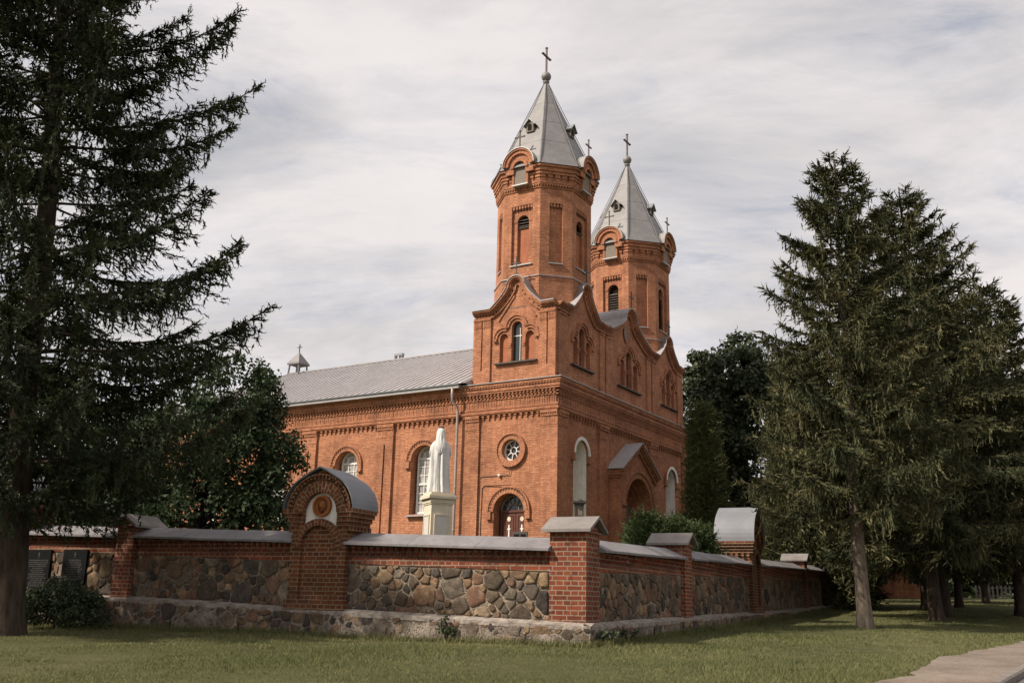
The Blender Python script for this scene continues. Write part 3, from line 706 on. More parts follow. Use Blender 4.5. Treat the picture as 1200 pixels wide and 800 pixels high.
def tower(cx, cy, dz, louvred, name_label):
    """octagonal belfry; its own origin is the tower axis at the level of the block roof"""
    z0 = 15.3; R = 2.2; h = 1.03; dch = (2.2 * 2 - 0) ; loc = Vector((cx, cy, z0 - ZB + dz))
    rot = lambda p, k: Vector((p[0] * math.cos(k) - p[1] * math.sin(k), p[0] * math.sin(k) + p[1] * math.cos(k), p[2]))
    Rd = (R + h) / math.sqrt(2); hd = (R - h) / math.sqrt(2)            # diagonal faces: apothem and half width
    def frame(k):
        ang = -PI / 2 + k * PI / 4; ap = R if k % 2 == 0 else Rd
        n_ = Vector((math.cos(ang), math.sin(ang), 0)); t_ = Vector((-math.sin(ang), math.cos(ang), 0))
        return (lambda s, z, o: n_ * (ap + o) + t_ * s + Vector((0, 0, z - z0))), (h if k % 2 == 0 else hd)
    T = MB(); fills = []; lous = []; sils = []; nics = []; covers = []
    GAP = .36
    def octa(za, zb, oa, ob=None, m=0):
        ob = oa if ob is None else ob
        for k in range(8):
            fr, w = frame(k); wa = w + oa * .41421; wb = w + ob * .41421
            if k % 2 == 0 and za > 22.1:
                for sg in (-1, 1):
                    T.face([fr(sg * GAP, za, oa), fr(sg * wa, za, oa), fr(sg * wb, zb, ob), fr(sg * GAP, zb, ob)], m); T.face([fr(sg * GAP, za, -.2), fr(sg * GAP, za, oa), fr(sg * GAP, zb, ob), fr(sg * GAP, zb, -.2)], m)
            else: T.face([fr(-wa, za, oa), fr(wa, za, oa), fr(wb, zb, ob), fr(-wb, zb, ob)], m)
    def octa_flat(z, oa, ob):
        for k in range(8):
            fr, w = frame(k); wa = w + oa * .41421; wb = w + ob * .41421
            if k % 2 == 0 and z > 22.1:
                for sg in (-1, 1): T.face([fr(sg * GAP, z, oa), fr(sg * wa, z, oa), fr(sg * wb, z, ob), fr(sg * GAP, z, ob)])
            else: T.face([fr(-wa, z, oa), fr(wa, z, oa), fr(wb, z, ob), fr(-wb, z, ob)])
    def band(za, zb, o): octa(za, zb, o); octa_flat(za, 0, o); octa_flat(zb, 0, o)
    octa(15.5, 17.2, .06)
    for k in range(8):
        fr, w = frame(k); main = k % 2 == 0
        fill = MB(); lou = MB(); sil = MB(); sils.append(sil)
        if main: fills.append(fill); lous.append(lou)
        rw = .60 if main else .34; rec = [(-rw, 17.9), (rw, 17.9), (rw, 21.05), (-rw, 21.05)]
        T.poly(fr, [(-w, 17.2), (w, 17.2), (w, 21.9), (-w, 21.9)], 0, 0, [rec]); T.walls(fr, rec, -.13, 0)
        if main:
            hl = arch(0, .33, 17.92, 20.22, 12); T.poly(fr, rec, -.13, 0, [hl]); T.walls(fr, hl, -.36, -.13); T.ring(fr, 0, 20.22, .33, .55, -.13, -.11)
            if louvred:
                fill.poly(fr, hl, -.35, 1)
                for q in range(15):
                    z = 17.98 + q * .15
                    if z < 20.05: lou.face([fr(-.33, z, -.16), fr(.33, z, -.16), fr(.33, z + .11, -.29), fr(-.33, z + .11, -.29)])
            else:
                fill.poly(fr, [(-.33, 17.92), (.33, 17.92), (.33, 19.95), (-.33, 19.95)], -.28, 0); fill.poly(fr, arch(0, .33, 20.0, 20.22, 12), -.34, 1)
                for q in range(3): lou.face([fr(-.33, 20.0 + q * .15, -.16), fr(.33, 20.0 + q * .15, -.16), fr(.33, 20.1 + q * .15, -.28), fr(-.33, 20.1 + q * .15, -.28)])
                lou.box(fr, -.33, .33, 19.92, 20.0, -.34, -.2)
            sil.box(fr, -.62, .62, 17.86, 17.91, -.1, .08)
        else:
            T.poly(fr, rec, -.13); sil.box(fr, -.36, .36, 17.86, 17.91, -.1, .07)
        # hanging dentils at the head of the panel
        q = -rw + .04
        while q < rw - .08:
            T.box(fr, q, q + .10, 20.88, 21.04, -.13, -.02, 0); T.box(fr, q + .02, q + .08, 20.80, 20.88, -.13, -.05, 1); q += .17
    band(21.82, 21.9, .05); band(21.98, 22.06, .10); band(22.06, 22.18, .12)
    for k in range(8):
        fr, w = frame(k)
        q = -w
        while q < w - .03: T.box(fr, q, q + .07, 21.90, 21.98, 0, .10); q += .14
        # corbel table
        n_ = 6 if k % 2 == 0 else 5; st = 2 * (w + .1) / n_
        for i in range(n_):
            c = -(w + .1) + st * (i + .5)
            if k % 2 == 0 and abs(c) < GAP + .16: continue
            T.box(fr, c - st * .30, c + st * .30, 22.18, 22.34, 0, .13); T.box(fr, c - st * .36, c + st * .36, 22.34, 22.50, 0, .175); T.box(fr, c - st * .2, c + st * .2, 22.50, 22.58, .0, .205)
    octa(22.18, 22.5, .08); octa_flat(22.5, .08, .22); octa(22.50, 22.60, .22); octa_flat(22.6, .22, .19); octa(22.6, 22.66, .19); octa_flat(22.66, .19, .26); octa(22.66, 22.86, .26); octa_flat(22.86, .26, .35); octa(22.86, 22.98, .35); octa_flat(22.98, .0, .35)
    for k in (0, 2, 4, 6):                                                   # round gable on each main face
        nic = MB(); Gt = MB(); nics.append(nic); covers.append(Gt)
        fr, w = frame(k); oo = .47; n0 = arch(0, .34, 22.68, 22.95, 12)
        outl = arch(0, .80, 22.66, 23.06, 18)
        T.poly(fr, [(-.80, 22.66), (-.34, 22.66)] + n0[2:][::-1] + [(.34, 22.66), (.80, 22.66)] + outl[2:], oo - .1, 0); T.walls(fr, outl[1:] + outl[:1], .0, oo - .1, closed=False); T.walls(fr, n0[1:] + n0[:1], .22, oo - .1, closed=False)
        for sg in (-1, 1): T.face([fr(sg * .34, 22.66, 0), fr(sg * .80, 22.66, 0), fr(sg * .80, 22.66, oo - .1), fr(sg * .34, 22.66, oo - .1)])
        T.ring(fr, 0, 22.95, .34, .50, oo - .1, oo - .04, n=16); T.ring(fr, 0, 23.06, .62, .80, oo - .1, oo, n=18); T.ring(fr, 0, 23.06, .80, .90, -.3, oo + .06, n=18)
        for sg in (-1, 1):
            x0, x1 = sorted((sg * .34, sg * .46)); T.box(fr, x0, x1, 22.08, 22.66, .0, .30)
        sils.append(MB()); sils[-1].box(fr, -.46, .46, 22.03, 22.085, .0, .33)
        nic.poly(fr, arch(0, .355, 22.08, 22.95, 12), .265)
        for i in range(18):
            a0, a1 = PI * i / 18, PI * (i + 1) / 18; f = lambda a, r, o: fr(r * math.cos(a), 23.06 + r * math.sin(a), o)
            Gt.face([f(a0, .93, oo + .1), f(a1, .93, oo + .1), f(a1, .93, -1.1), f(a0, .93, -1.1)], smooth=True)
            Gt.face([f(a0, .93, oo + .1), f(a1, .93, oo + .1), f(a1, .90, oo + .1), f(a0, .90, oo + .1)])
    t = T.build('tower', ['church_brick', 'dark_brick'], CH, loc); t['label'] = name_label
    for q in fills: q.build('window_filling', ['blind_plaster', 'dark_void'], t)
    for q in lous: q.build('louvre', 'louvre', t)
    for q in sils: q.build('metal_sill', 'flash_metal', t)
    for q in nics: q.build('gable_niche', 'grey_fill', t)
    for q in covers: q.build('gable_cover', 'flash_metal', t)
    st = MB()
    for k in range(8):
        fr, w = frame(k); st.box(fr, -w - .05, w + .05, 17.2, 17.235, -.1, .11)
    st.build('string_course', 'flash_metal', t)
    sp = MB(); zt = 28.95; zb = 22.99
    for k in range(8):
        fr, w = frame(k); ap = R if k % 2 == 0 else Rd
        def P(s, z):
            f_ = (zt - z) / (zt - zb); f_ = max(f_, .035); o = (ap + .34) * f_ - ap + (.06 * max(0, (f_ - .9) / .1) if f_ > .9 else 0); return fr(s * (w + .18) * f_, z, o)
        zz = [zb, zb + .55, 24.6, 26.0, 27.4, zt]
        for a, b in zip(zz, zz[1:]): sp.face([P(-1, a), P(1, a), P(1, b), P(-1, b)])
        sp.bar(P(1, zb + .02), P(1, zt), .03, .03)
        for q in zz[2:-1]: sp.bar(P(-1, q), P(1, q), .016, .012)
    sp.build('spire', 'spire_metal', t)
    for k in (0, 2, 4, 6):                                                   # lucarnes
        fr, w = frame(k); d = MB(); zc = 25.35
        ob = (R + .34) * (zt - zc) / (zt - zb) - R; of = ob + .10; bk = ob - .6
        d.prism(fr, [(-.21, zc), (.21, zc), (.21, zc + .42), (0, zc + .64), (-.21, zc + .42)], bk, of, 0)
        d.poly(fr, arch(0, .12, zc + .06, zc + .32, 8), of + .005, 1)
        for sg in (-1, 1):
            A = [fr(sg * .34, zc + .36, of + .12), fr(0, zc + .74, of + .12), fr(0, zc + .74, bk), fr(sg * .34, zc + .36, bk)]
            d.face(A, 2); d.face([v - Vector((0, 0, .05)) for v in A], 2); d.face([A[0], A[1], A[1] - Vector((0, 0, .05)), A[0] - Vector((0, 0, .05))], 2)
        d.build('dormer', ['grey_fill', 'dark_void', 'gutter_metal'], t)
    c = MB(); zq = zt - z0; c.lathe((0, 0, zq - .1), [(.16, 0), (.13, .1), (.19, .14), (.13, .2)], 14); c.lathe((0, 0, zq + .1), [(.02, 0)] + [(.27 * math.sin(q), .27 - .27 * math.cos(q)) for q in np.linspace(.2, PI - .2, 9)] + [(.05, .54)], 16)
    c.build('ball', 'spire_metal', t)
    def cross(base, H, ax, w=.07, mat='iron'):
        c = MB(); v = Vector(base); c.bar(v, v + Vector((0, 0, H)), w); z = v + Vector((0, 0, H * .66)); a = ax * H * .26
        c.bar(z - a, z + a, w)
        for e in (z - a, z + a, v + Vector((0, 0, H))): c.lathe(e - Vector((0, 0, w)), [(.005, 0), (w * 1.1, w), (.005, 2 * w)], 8)
        c.build('cross', mat, t)
    cross((0, 0, zq + .6), 1.5, Vector((1, 0, 0)), .085)
    for k in (0, 2, 4, 6):
        fr, w = frame(k); b = fr(0, 23.96, .38); cross(b, 1.0, Vector((1, 0, 0)) if k in (0, 4) else Vector((0, 1, 0)), .055)
        b = fr(0, 17.35, .05); 
    return t
# the front door side of the church is local -Y, its left flank local -X
tower(2.78, 2.42, 0, False, 'nearer octagonal brick tower with bricked-up windows')
tower(13.08, 2.42, -.62, True, 'farther octagonal brick tower with dark louvred windows')

def nave_roof():
    eo = .62; ze = 11.95; zr = 16.15; b = 7.85; y0 = 4.76; ya = 24.6; ye = NL + .6
    P = lambda x, y, z: Vector((x, y, z - ZB))
    m = MB()
    m.face([P(-eo, y0, ze), P(-eo, ye, ze), P(b, ya, zr), P(b, y0, zr)]); m.face([P(2 * b + eo, y0, ze), P(2 * b + eo, ye, ze), P(b, ya, zr), P(b, y0, zr)]); m.face([P(-eo, ye, ze), P(2 * b + eo, ye, ze), P(b, ya, zr)])
    n = 54
    for i in range(n):
        y = y0 + .15 + (ye - y0 - .3) * i / (n - 1); f = 1 if y <= ya else max(0, (ye - y) / (ye - ya))
        m.bar(P(-eo, y, ze + .02), P(-eo + (b + eo) * f, y, ze + (zr - ze) * f + .02), .04, .055)
    m.bar(P(b, y0, zr + .02), P(b, ya, zr + .02), .22, .07); m.bar(P(b, ya, zr), P(-eo, ye, ze + .03), .16, .06)
    m.face([P(b, y0, zr), P(-eo, y0, ze), P(2 * b + eo, y0, ze)])
    r = m.build('roof', 'roof_metal', CH)
    g = MB()
    g.box(L_, y0 + .3, NL + .3, 11.74, 11.90, .36, .64); g.box(L_, y0 + .3, NL + .3, 11.9, 11.955, .60, .72, 1)
    g.build('gutter', ['flash_metal', 'gutter_metal'], CH)
    d = MB(); d.tube([L_(5.42, 11.8, .62), L_(5.42, 11.42, .62), L_(5.42, 11.15, .60), L_(5.32, 10.85, .30), L_(5.3, 10.6, .27), L_(5.3, 6, .27), L_(5.3, 1.8, .27)], .065, 10)
    for z in (3, 5, 7, 9): d.lathe(L_(5.3, z, .27), [(.08, 0), (.08, .06)], 10)
    d.build('downspout', 'pipe_metal', CH)
    v = MB(); y = 15.45; v.lathe((b, y, zr - ZB - .1), [(.10, 0), (.10, .35)], 10); v.bar(P(b, y - .32, zr + .30), P(b, y + .32, zr + .30), .2, .14); v.lathe((b, y - .26, zr - ZB + .10), [(.08, 0), (.1, .2)], 8); v.lathe((b, y + .26, zr - ZB + .10), [(.08, 0), (.1, .2)], 8); v.build('ventilator', 'gutter_metal', CH)
    # open ridge turret over the choir
    t = MB(); y = 23.8; z = zr - ZB - .12; w = .43
    t.box(lambda s, q, o: Vector((b + s, y + o, q)), -w - .06, w + .06, z - .45, z + .05, -w - .06, w + .06)
    for sx in (-1, 1):
        for sy in (-1, 1): t.bar(Vector((b + sx * w, y + sy * w, z)), Vector((b + sx * (w - .05), y + sy * (w - .05), z + .68)), .11)
    t.box(lambda s, q, o: Vector((b + s, y + o, q)), -.1, .1, z + .05, z + .55, -.1, .1)
    A = [Vector((b + sx * (w + .09), y + sy * (w + .09), z + .64)) for sx, sy in ((-1, -1), (1, -1), (1, 1), (-1, 1))]; top = [Vector((b + sx * .05, y + sy * .05, z + 1.48)) for sx, sy in ((-1, -1), (1, -1), (1, 1), (-1, 1))]
    B = [v_ + Vector((0, 0, .10)) for v_ in A]
    for i in range(4): j = (i + 1) % 4; t.face([A[i], A[j], B[j], B[i]]); t.face([B[i], B[j], top[j], top[i]])
    t.face(A)
    tu = t.build('ridge_turret', 'spire_metal', CH)
    c = MB(); p = Vector((b, y, z + 1.45)); c.bar(p, p + Vector((0, 0, .62)), .05); q = p + Vector((0, 0, .42)); c.bar(q - Vector((0, .18, 0)), q + Vector((0, .18, 0)), .05); c.build('cross', 'iron', tu)
    # wiring and the little lamp beside the side door
    k = MB(); k.tube([L_(2.42, 7.85, .12), L_(2.43, 7.5, .06), L_(2.97, 7.49, .02), L_(4.02, 7.48, .02), L_(4.08, 7.40, .02), L_(4.1, 1.6, .02)], .016, 5); k.tube([L_(2.3, 7.04, .1), L_(3.8, 7.06, .02), L_(3.92, 6.95, .02), L_(3.96, 5.4, .02), L_(3.96, 1.6, .02)], .02, 5)
    k.build('cable', 'iron', CH)
    k = MB(); k.lathe(L_(2.97, 7.42, .08), [(.03, 0), (.07, .04), (.07, .10), (.03, .14)], 10); k.build('wall_lamp', 'white_paint', CH)
nave_roof()

# ------------------------------------------------------------------ churchyard wall
rngs = random.Random(11)
TINTS = [(.165, .112, .072), (.12, .09, .066), (.20, .128, .080), (.078, .064, .054), (.18, .135, .09), (.145, .092, .064), (.10, .077, .058), (.22, .155, .095), (.115, .092, .075), (.17, .098, .066), (.066, .055, .048), (.155, .128, .098)]
OLD = [(.17, .125, .09), (.11, .092, .082), (.23, .145, .095), (.055, .052, .052), (.20, .17, .14), (.15, .105, .085), (.10, .075, .06), (.24, .18, .12), (.13, .125, .125), (.19, .115, .085)]
def clip_cell(poly, px, py, qx, qy):
    mx, my = (px + qx) / 2, (py + qy) / 2; nx, ny = qx - px, qy - py; out = []
    for i in range(len(poly)):
        a = poly[i]; b = poly[(i + 1) % len(poly)]; da = (a[0] - mx) * nx + (a[1] - my) * ny; db = (b[0] - mx) * nx + (b[1] - my) * ny
        if da <= 0: out.append(a)
        if (da < 0) != (db < 0) and da != db: t = da / (da - db); out.append((a[0] + (b[0] - a[0]) * t, a[1] + (b[1] - a[1]) * t))
    return out
def stone_layout(w, h, size, rng, gap=(.005, .024)):
    """rounded fieldstone outlines filling a w x h panel: big stones bedded among small ones"""
    pts = []
    for _ in range(4000):
        x, y = rng.uniform(-.02, w + .02), rng.uniform(-.02, h + .02); r = size * rng.choice([.42, .5, .6, .8, 1.0, 1.1, 1.2, 1.35, 1.55])
        if all(math.hypot((x - a), (y - b) * 1.15) > .5 * (r + c) for a, b, c in pts): pts.append((x, y, r))
    cells = []
    for i, (x, y, r) in enumerate(pts):
        poly = [(0, 0), (w, 0), (w, h), (0, h)]
        for j, (a, b, c) in enumerate(pts):
            if j != i and abs(a - x) < 1.6 and abs(b - y) < 1.6:
                # power-like bisector: larger stones get more room
                f = r / (r + c); qx, qy = x + (a - x) * 2 * f, y + (b - y) * 2 * f
                poly = clip_cell(poly, x, y, qx, qy)
                if len(poly) < 3: break
        if len(poly) < 3: continue
        cx = sum(p[0] for p in poly) / len(poly); cy = sum(p[1] for p in poly) / len(poly)
        A = abs(sum(p[0] * q[1] - q[0] * p[1] for p, q in zip(poly, poly[1:] + poly[:1]))) / 2
        if A < .004: continue
        rr = math.sqrt(A / PI); k = max(.55, 1 - rng.uniform(*gap) / rr)
        poly = [(cx + (px - cx) * k, cy + (py - cy) * k) for px, py in poly]
        for it in range(2):
            q = []
            e = .12 if it == 0 else .24
            for p, n_ in zip(poly, poly[1:] + poly[:1]): q += [(p[0] * (1 - e) + n_[0] * e, p[1] * (1 - e) + n_[1] * e), (p[0] * e + n_[0] * (1 - e), p[1] * e + n_[1] * (1 - e))]
            if it == 0: q = [(a + rng.gauss(0, .055 * rr), b + rng.gauss(0, .055 * rr)) for a, b in q]
            poly = q
        cells.append((poly, (cx, cy), rr))
    return cells
def stones_mesh(name, fr, s0, s1, zlo, zhi, size, rng, parent, omax=.055, gap=(.005, .024)):
    """fr(s, z, o) with bounds zlo(s), zhi(s): sheared panel of domed stones"""
    w = s1 - s0; h = .5 * (zhi(s0) - zlo(s0) + zhi(s1) - zlo(s1)); V = []; T = []; TI = []
    for poly, (cx, cy), rr in stone_layout(w, h, size, rng, gap):
        def P(x, y, o): s = s0 + x; f = y / h; return fr(s, zlo(s) + (zhi(s) - zlo(s)) * f, o)
        n = len(poly); i0 = len(V); hgt = omax * rng.uniform(.55, 1.1) * min(1, rr / .09 + .3); tl = rng.uniform(-.3, .3), rng.uniform(-.3, .3)
        tint = rng.choice(TINTS); g = rng.uniform(.75, 1.25); tint = [c * g for c in tint] + [1]
        rings = [(1.0, -.02), (.99, .5), (.93, .86), (.68, .98), (.3, 1.0)]
        for sc, o in rings:
            for (x, y) in poly:
                dx, dy = (x - cx) * sc, (y - cy) * sc; wob = 1 + .10 * math.sin(7 * dx / rr + cx * 9) * math.sin(6 * dy / rr + cy * 5)
                oo = hgt * o * wob + (tl[0] * dx + tl[1] * dy) * .25 * (o > 0)
                V.append(P(cx + dx, cy + dy, oo if o > 0 else -.03))
        V.append(P(cx, cy, hgt)); 
        for r in range(len(rings) - 1):
            for k in range(n): T.append((i0 + r * n + k, i0 + r * n + (k + 1) % n, i0 + (r + 1) * n + (k + 1) % n, i0 + (r + 1) * n + k))
        b = i0 + (len(rings) - 1) * n; c = len(V) - 1
        for k in range(n): T.append((b + k, b + (k + 1) % n, c, c))
        TI += [tint] * (len(V) - i0)
    me = bpy.data.meshes.new(name); me.from_pydata([tuple(v) for v in V], [], [t[:3] if t[2] == t[3] else t for t in T])
    me.polygons.foreach_set('use_smooth', np.ones(len(me.polygons), bool))
    a = me.attributes.new('tint', 'FLOAT_COLOR', 'POINT'); a.data.foreach_set('color', np.array(TI, np.float32).ravel()); me.update()
    return link_mesh(name, me, 'fieldstone', parent)

def wall_run(name, label, rz, fr, bays, piers, gates, cop, led, gnd, thick=.52, corner=False):
    """fr: (s along the wall, world z, o outward) -> local"""
    root = thing(name, label, 'stone wall', (W0[0], W0[1], 1.03), rz); root['kind'] = 'thing'
    for i, (s0, s1) in enumerate(bays):
        far = s0 > 15
        m = MB(); zc = lambda s: cop(s); T = [s0, s1]
        def sh(z0, z1, o0, o1, mi=0, obj=m, a=s0, b=s1):
            A = [fr(a, z0(a), o1), fr(b, z0(b), o1), fr(b, z1(b), o1), fr(a, z1(a), o1)]; B = [fr(a, z0(a), o0), fr(b, z0(b), o0), fr(b, z1(b), o0), fr(a, z1(a), o0)]
            obj.face(A, mi); obj.face(B[::-1], mi)
            for k in range(4): q = (k + 1) % 4; obj.face([A[k], B[k], B[q], A[q]], mi)
        zt = lambda d: (lambda s: cop(s) + d)
        zl = lambda d: (lambda s: led(s) + d)
        # core, lying just behind the stones
        sh(zl(0), zt(-.38), -thick, 0.014); m.build('stone_panel', 'mortar', root)
        stones_mesh('fieldstones', fr, s0, s1, zl(.01), zt(-.385), .31 if not far else .36, rngs, root.children[-1])
        # brick band with a toothed row under the coping
        m2 = MB(); sh(zt(-.38), zt(-.285), -thick - .01, .035, 0, m2); sh(zt(-.285), zt(0), -thick, .01, 1, m2); sh(zt(-.04), zt(.0), -thick - .05, .10, 0, m2)
        k = s0 + .02
        while k < s1 - .1:
            a, b = k, k + .085
            for d0, d1, o1 in ((-.20, -.12, .075), (-.12, -.04, .105)):
                A = [fr(a, cop(a) + d0, o1 - .07), fr((a + b) / 2, cop(a) + d0, o1 + .005), fr(b, cop(b) + d0, o1 - .07), fr(a, cop(a) + d1, o1 - .07), fr((a + b) / 2, cop(a) + d1, o1 + .005), fr(b, cop(b) + d1, o1 - .07)]
                m2.face([A[0], A[1], A[4], A[3]], 0); m2.face([A[1], A[2], A[5], A[4]], 0); m2.face([A[3], A[4], A[5]], 0); m2.face([A[2], A[1], A[0]], 0)
            k += .135 if not far else .27
        m2.build('brick_band', ['wall_brick', 'dark_brick'], root)
        # sloped coping slabs
        mc = MB(); L = s1 - s0; nn = max(1, round(L / 1.33))
        for q in range(nn):
            a = s0 + L * q / nn + (.004 if q else -.03); b = s0 + L * (q + 1) / nn - (.004 if q < nn - 1 else -.03); j = rngs.uniform(-.006, .006); md = -thick / 2
            prof = [(.19, -.045), (.19, -.005), (md, .20), (-thick - .19, -.005), (-thick - .19, -.045)]
            A = [fr(a, cop(a) + z + j, o) for o, z in prof]; B = [fr(b, cop(b) + z + j, o) for o, z in prof]
            mc.face(A); mc.face(B[::-1])
            for k2 in range(5): q2 = (k2 + 1) % 5; mc.face([A[k2], A[q2], B[q2], B[k2]])
        mc.build('coping', 'coping', root)
    # plinth along the whole run
    a, b = bays[0][0] - .6 - .2, bays[-1][1]
    n = int((b - a) / 1.0); m = MB(); ml = MB(); rg = random.Random(5)
    prev = None; ss = [a + (b - a) * i / n for i in range(n + 1)]; jj = [rg.uniform(-.02, .025) for _ in ss]
    for i in range(n):
        s0_, s1_ = ss[i], ss[i + 1]; z0 = lambda s: gnd(s) - .3
        o0_, o1_ = .19 + jj[i], .19 + jj[i + 1]
        m.face([fr(s0_, z0(s0_), o0_ + .03), fr(s1_, z0(s1_), o1_ + .03), fr(s1_, led(s1_) - .03, o1_), fr(s0_, led(s0_) - .03, o0_)])
        ml.face([fr(s0_, led(s0_) - .03, o0_ + .01), fr(s1_, led(s1_) - .03, o1_ + .01), fr(s1_, led(s1_) + .02 + jj[i + 1] * .6, .03), fr(s0_, led(s0_) + .02 + jj[i] * .6, .03)], smooth=True)
        ml.face([fr(s0_, led(s0_) - .10, o0_ + .012), fr(s1_, led(s1_) - .10, o1_ + .012), fr(s1_, led(s1_) - .03, o1_ + .01), fr(s0_, led(s0_) - .03, o0_ + .01)])
    m.face([fr(a, gnd(a) - .3, -thick), fr(b, gnd(b) - .3, -thick), fr(b, led(b), -thick), fr(a, led(a), -thick)])
    p = m.build('plinth', 'plinth_mortar', root); ml.build('ledge', 'ledge_mortar', p)
    fr2 = lambda s, z, o: fr(s, z, o + .195); x = a
    while x < b - .5:
        x2 = min(x + 6, b); stones_mesh('plinth_stones', fr2, x, x2, lambda s: gnd(s) - .12, lambda s: led(s) - .05, .30 if x < 14 else .38, rngs, p, .03, (.006, .036)); x = x2
    for (c, w, ridge, o, zt) in piers: brick_pier(root, fr, c, w, o, zt, led(c), gnd(c), ridge)
    for c in gates: gate_pier(root, fr, c, led(c), gnd(c), cop(c), 1.15 if corner else 1.0)
    return root
def brick_pier(root, fr, c, w, o, zt, zl, zg, ridge, back=.62, material='wall_brick'):
    m = MB(); a, b = c - w / 2, c + w / 2; bk = -back + .02
    m.box(fr, a, b, zl - .02, zt, bk, o)
    for d, e in ((-.0, .04),): m.box(fr, a - e, b + e, zt, zt + .03, bk - e, o + e)
    if ridge == 'cross': m.prism(fr, [(a, zt + .03), (b, zt + .03), (c, zt + .21)], bk, o)
    else:
        md = (bk + o) / 2
        for s_ in (a, b): m.face([fr(s_, zt + .03, bk), fr(s_, zt + .03, o), fr(s_, zt + .27, md)])
    p = m.build('pier', material, root)
    f = MB(); f.box(fr, a - .03, b + .03, zg - .3, zl - .02, bk - .05, o + .03); f.build('pier_foot', 'plinth_mortar', p)
    k = MB(); t = .05; e = .12
    if ridge == 'cross':
        for sg in (-1, 1):
            x = c + sg * (w / 2 + e); A = [fr(x, zt - .0, bk - e), fr(x, zt - .0, o + e), fr(c, zt + .24, o + e), fr(c, zt + .24, bk - e)]; B = [v + Vector((0, 0, t)) for v in A]
            k.face(A); k.face(B[::-1])
            for i in range(4): j = (i + 1) % 4; k.face([A[i], A[j], B[j], B[i]])
    else:
        md = (bk + o) / 2
        for x in (o + e, bk - e):
            A = [fr(a - e, zt, x), fr(b + e, zt, x), fr(b + e, zt + .30, md), fr(a - e, zt + .30, md)]; B = [v + Vector((0, 0, t)) for v in A]
            k.face(A); k.face(B[::-1])
            for i in range(4): j = (i + 1) % 4; k.face([A[i], A[j], B[j], B[i]])
    k.build('cap', 'cap_slab', p)
def gate_pier(root, fr, c, zl, zg, zc, G=1.0):
    """wide pier with a round head, a white niche with a medallion above a blind brick arch"""
    m = MB(); d = zc - 2.735; w = .63; o = .15; bk = -.56 - 1.6 * (G - 1); ez = 3.36 + d; R = .745; az = 4.12 + d
    head = []
    for k in range(25):
        t = PI * k / 24; x = R * math.cos(t); z = ez - .02 + R * .87 * (2 * G - 1) * math.sin(t) + .10 * max(0, 1 - abs(x) / .30); head.append((c + x, z))
    hb = [(c - w, zl), (c + w, zl), (c + w, ez - .30), (c + R - .02, ez - .03)] + head + [(c - R + .02, ez - .03), (c - w, ez - .30)]
    niche = arch(c, .385, 2.98 + d, 3.27 + d, 14); bl = arch(c, .40, zl + .16, 2.63 + d, 14, r=.40)
    nl = [(c - .385, 2.86 + d), (c - .30, 3.0 + d), (c - .15, 3.12 + d), (c, 3.165 + d), (c + .15, 3.12 + d), (c + .30, 3.0 + d), (c + .385, 2.86 + d)] + niche[2:]
    m.poly(fr, hb, o, 0, [bl, nl]); m.poly(fr, hb, bk); m.walls(fr, hb, bk, o); m.walls(fr, bl, o - .07, o); m.poly(fr, bl, o - .07); m.walls(fr, nl, o - .09, o)
    m.ring(fr, c, 2.63 + d, .40, .53, o - .02, o + .03, n=20); m.ring(fr, c, 3.27 + d, .385, .60, o, o + .035, n=22)
    n_ = 24
    for k in range(n_):
        t = PI * (k + .5) / n_; q = [(c + r * math.cos(t + dt), 3.27 + d + r * 1.02 * math.sin(t + dt)) for r, dt in ((.64, -.035), (.70, -.035), (.70, .035), (.64, .035))]; m.prism(fr, q, o, o + .07, back=False)
    m.ring(fr, c, 3.27 + d, .70, .735, o, o + .09, n=24)
    for sg in (-1, 1):                       # stepped corbels under the eaves
        for i, (za, zb, e) in enumerate(((-.34, -.26, .04), (-.26, -.18, .08), (-.18, -.10, .13), (-.10, -.02, .17))):
            x0, x1 = sorted((c + sg * (w - .16), c + sg * (w + e))); m.box(fr, x0, x1, ez + za, ez + zb, bk - .02 - e * .1, o + .02 + e * .5)
        for q in range(6):
            y = bk + (o - bk) * (q + .5) / 6; x0, x1 = sorted((c + sg * w, c + sg * (w + .10))); m.box(fr, x0, x1, ez - .44, ez - .34, y - .035, y + .035)
    m.box(fr, c - w - .04, c + w + .04, zl - .02, zl + .16, bk, o + .05)
    p = m.build('arched_pier', 'pier_brick', root)
    f = MB(); f.box(fr, c - w - .04, c + w + .04, zg - .3, zl - .02, bk - .05, o + .02); f.build('pier_foot', 'plinth_mortar', p)
    r = MB(); RR = .80
    prof = []
    for k in range(25):
        t = PI * k / 24; x = RR * math.cos(t); prof.append((c + x, ez - .02 + RR * .88 * (2 * G - 1) * math.sin(t) + .10 * max(0, 1 - abs(x) / .32)))
    for (x0, z0), (x1, z1) in zip(prof, prof[1:]):
        r.face([fr(x0, z0, o + .12), fr(x1, z1, o + .12), fr(x1, z1, bk - .08), fr(x0, z0, bk - .08)], smooth=False)
        r.face([fr(x0, z0 - .03, o + .12), fr(x1, z1 - .03, o + .12), fr(x1, z1 - .03, bk - .08), fr(x0, z0 - .03, bk - .08)])
        r.face([fr(x0, z0, o + .12), fr(x1, z1, o + .12), fr(x1, z1 - .03, o + .12), fr(x0, z0 - .03, o + .12)])
    r.build('metal_hood', 'pier_metal', p)
    q = MB(); q.poly(fr, nl, o - .085); q.build('niche', 'plaster', p)
    q = MB(); cz = 3.40 + d; q.ring(fr, c, cz, .165, .205, o - .09, o - .015, 0, 2 * PI, 28)
    q.poly(fr, circ(c, cz, .17), o - .06)
    me = q.build('medallion', 'terracotta', p)
    # worn relief of a bearded head inside the medallion
    h = MB()
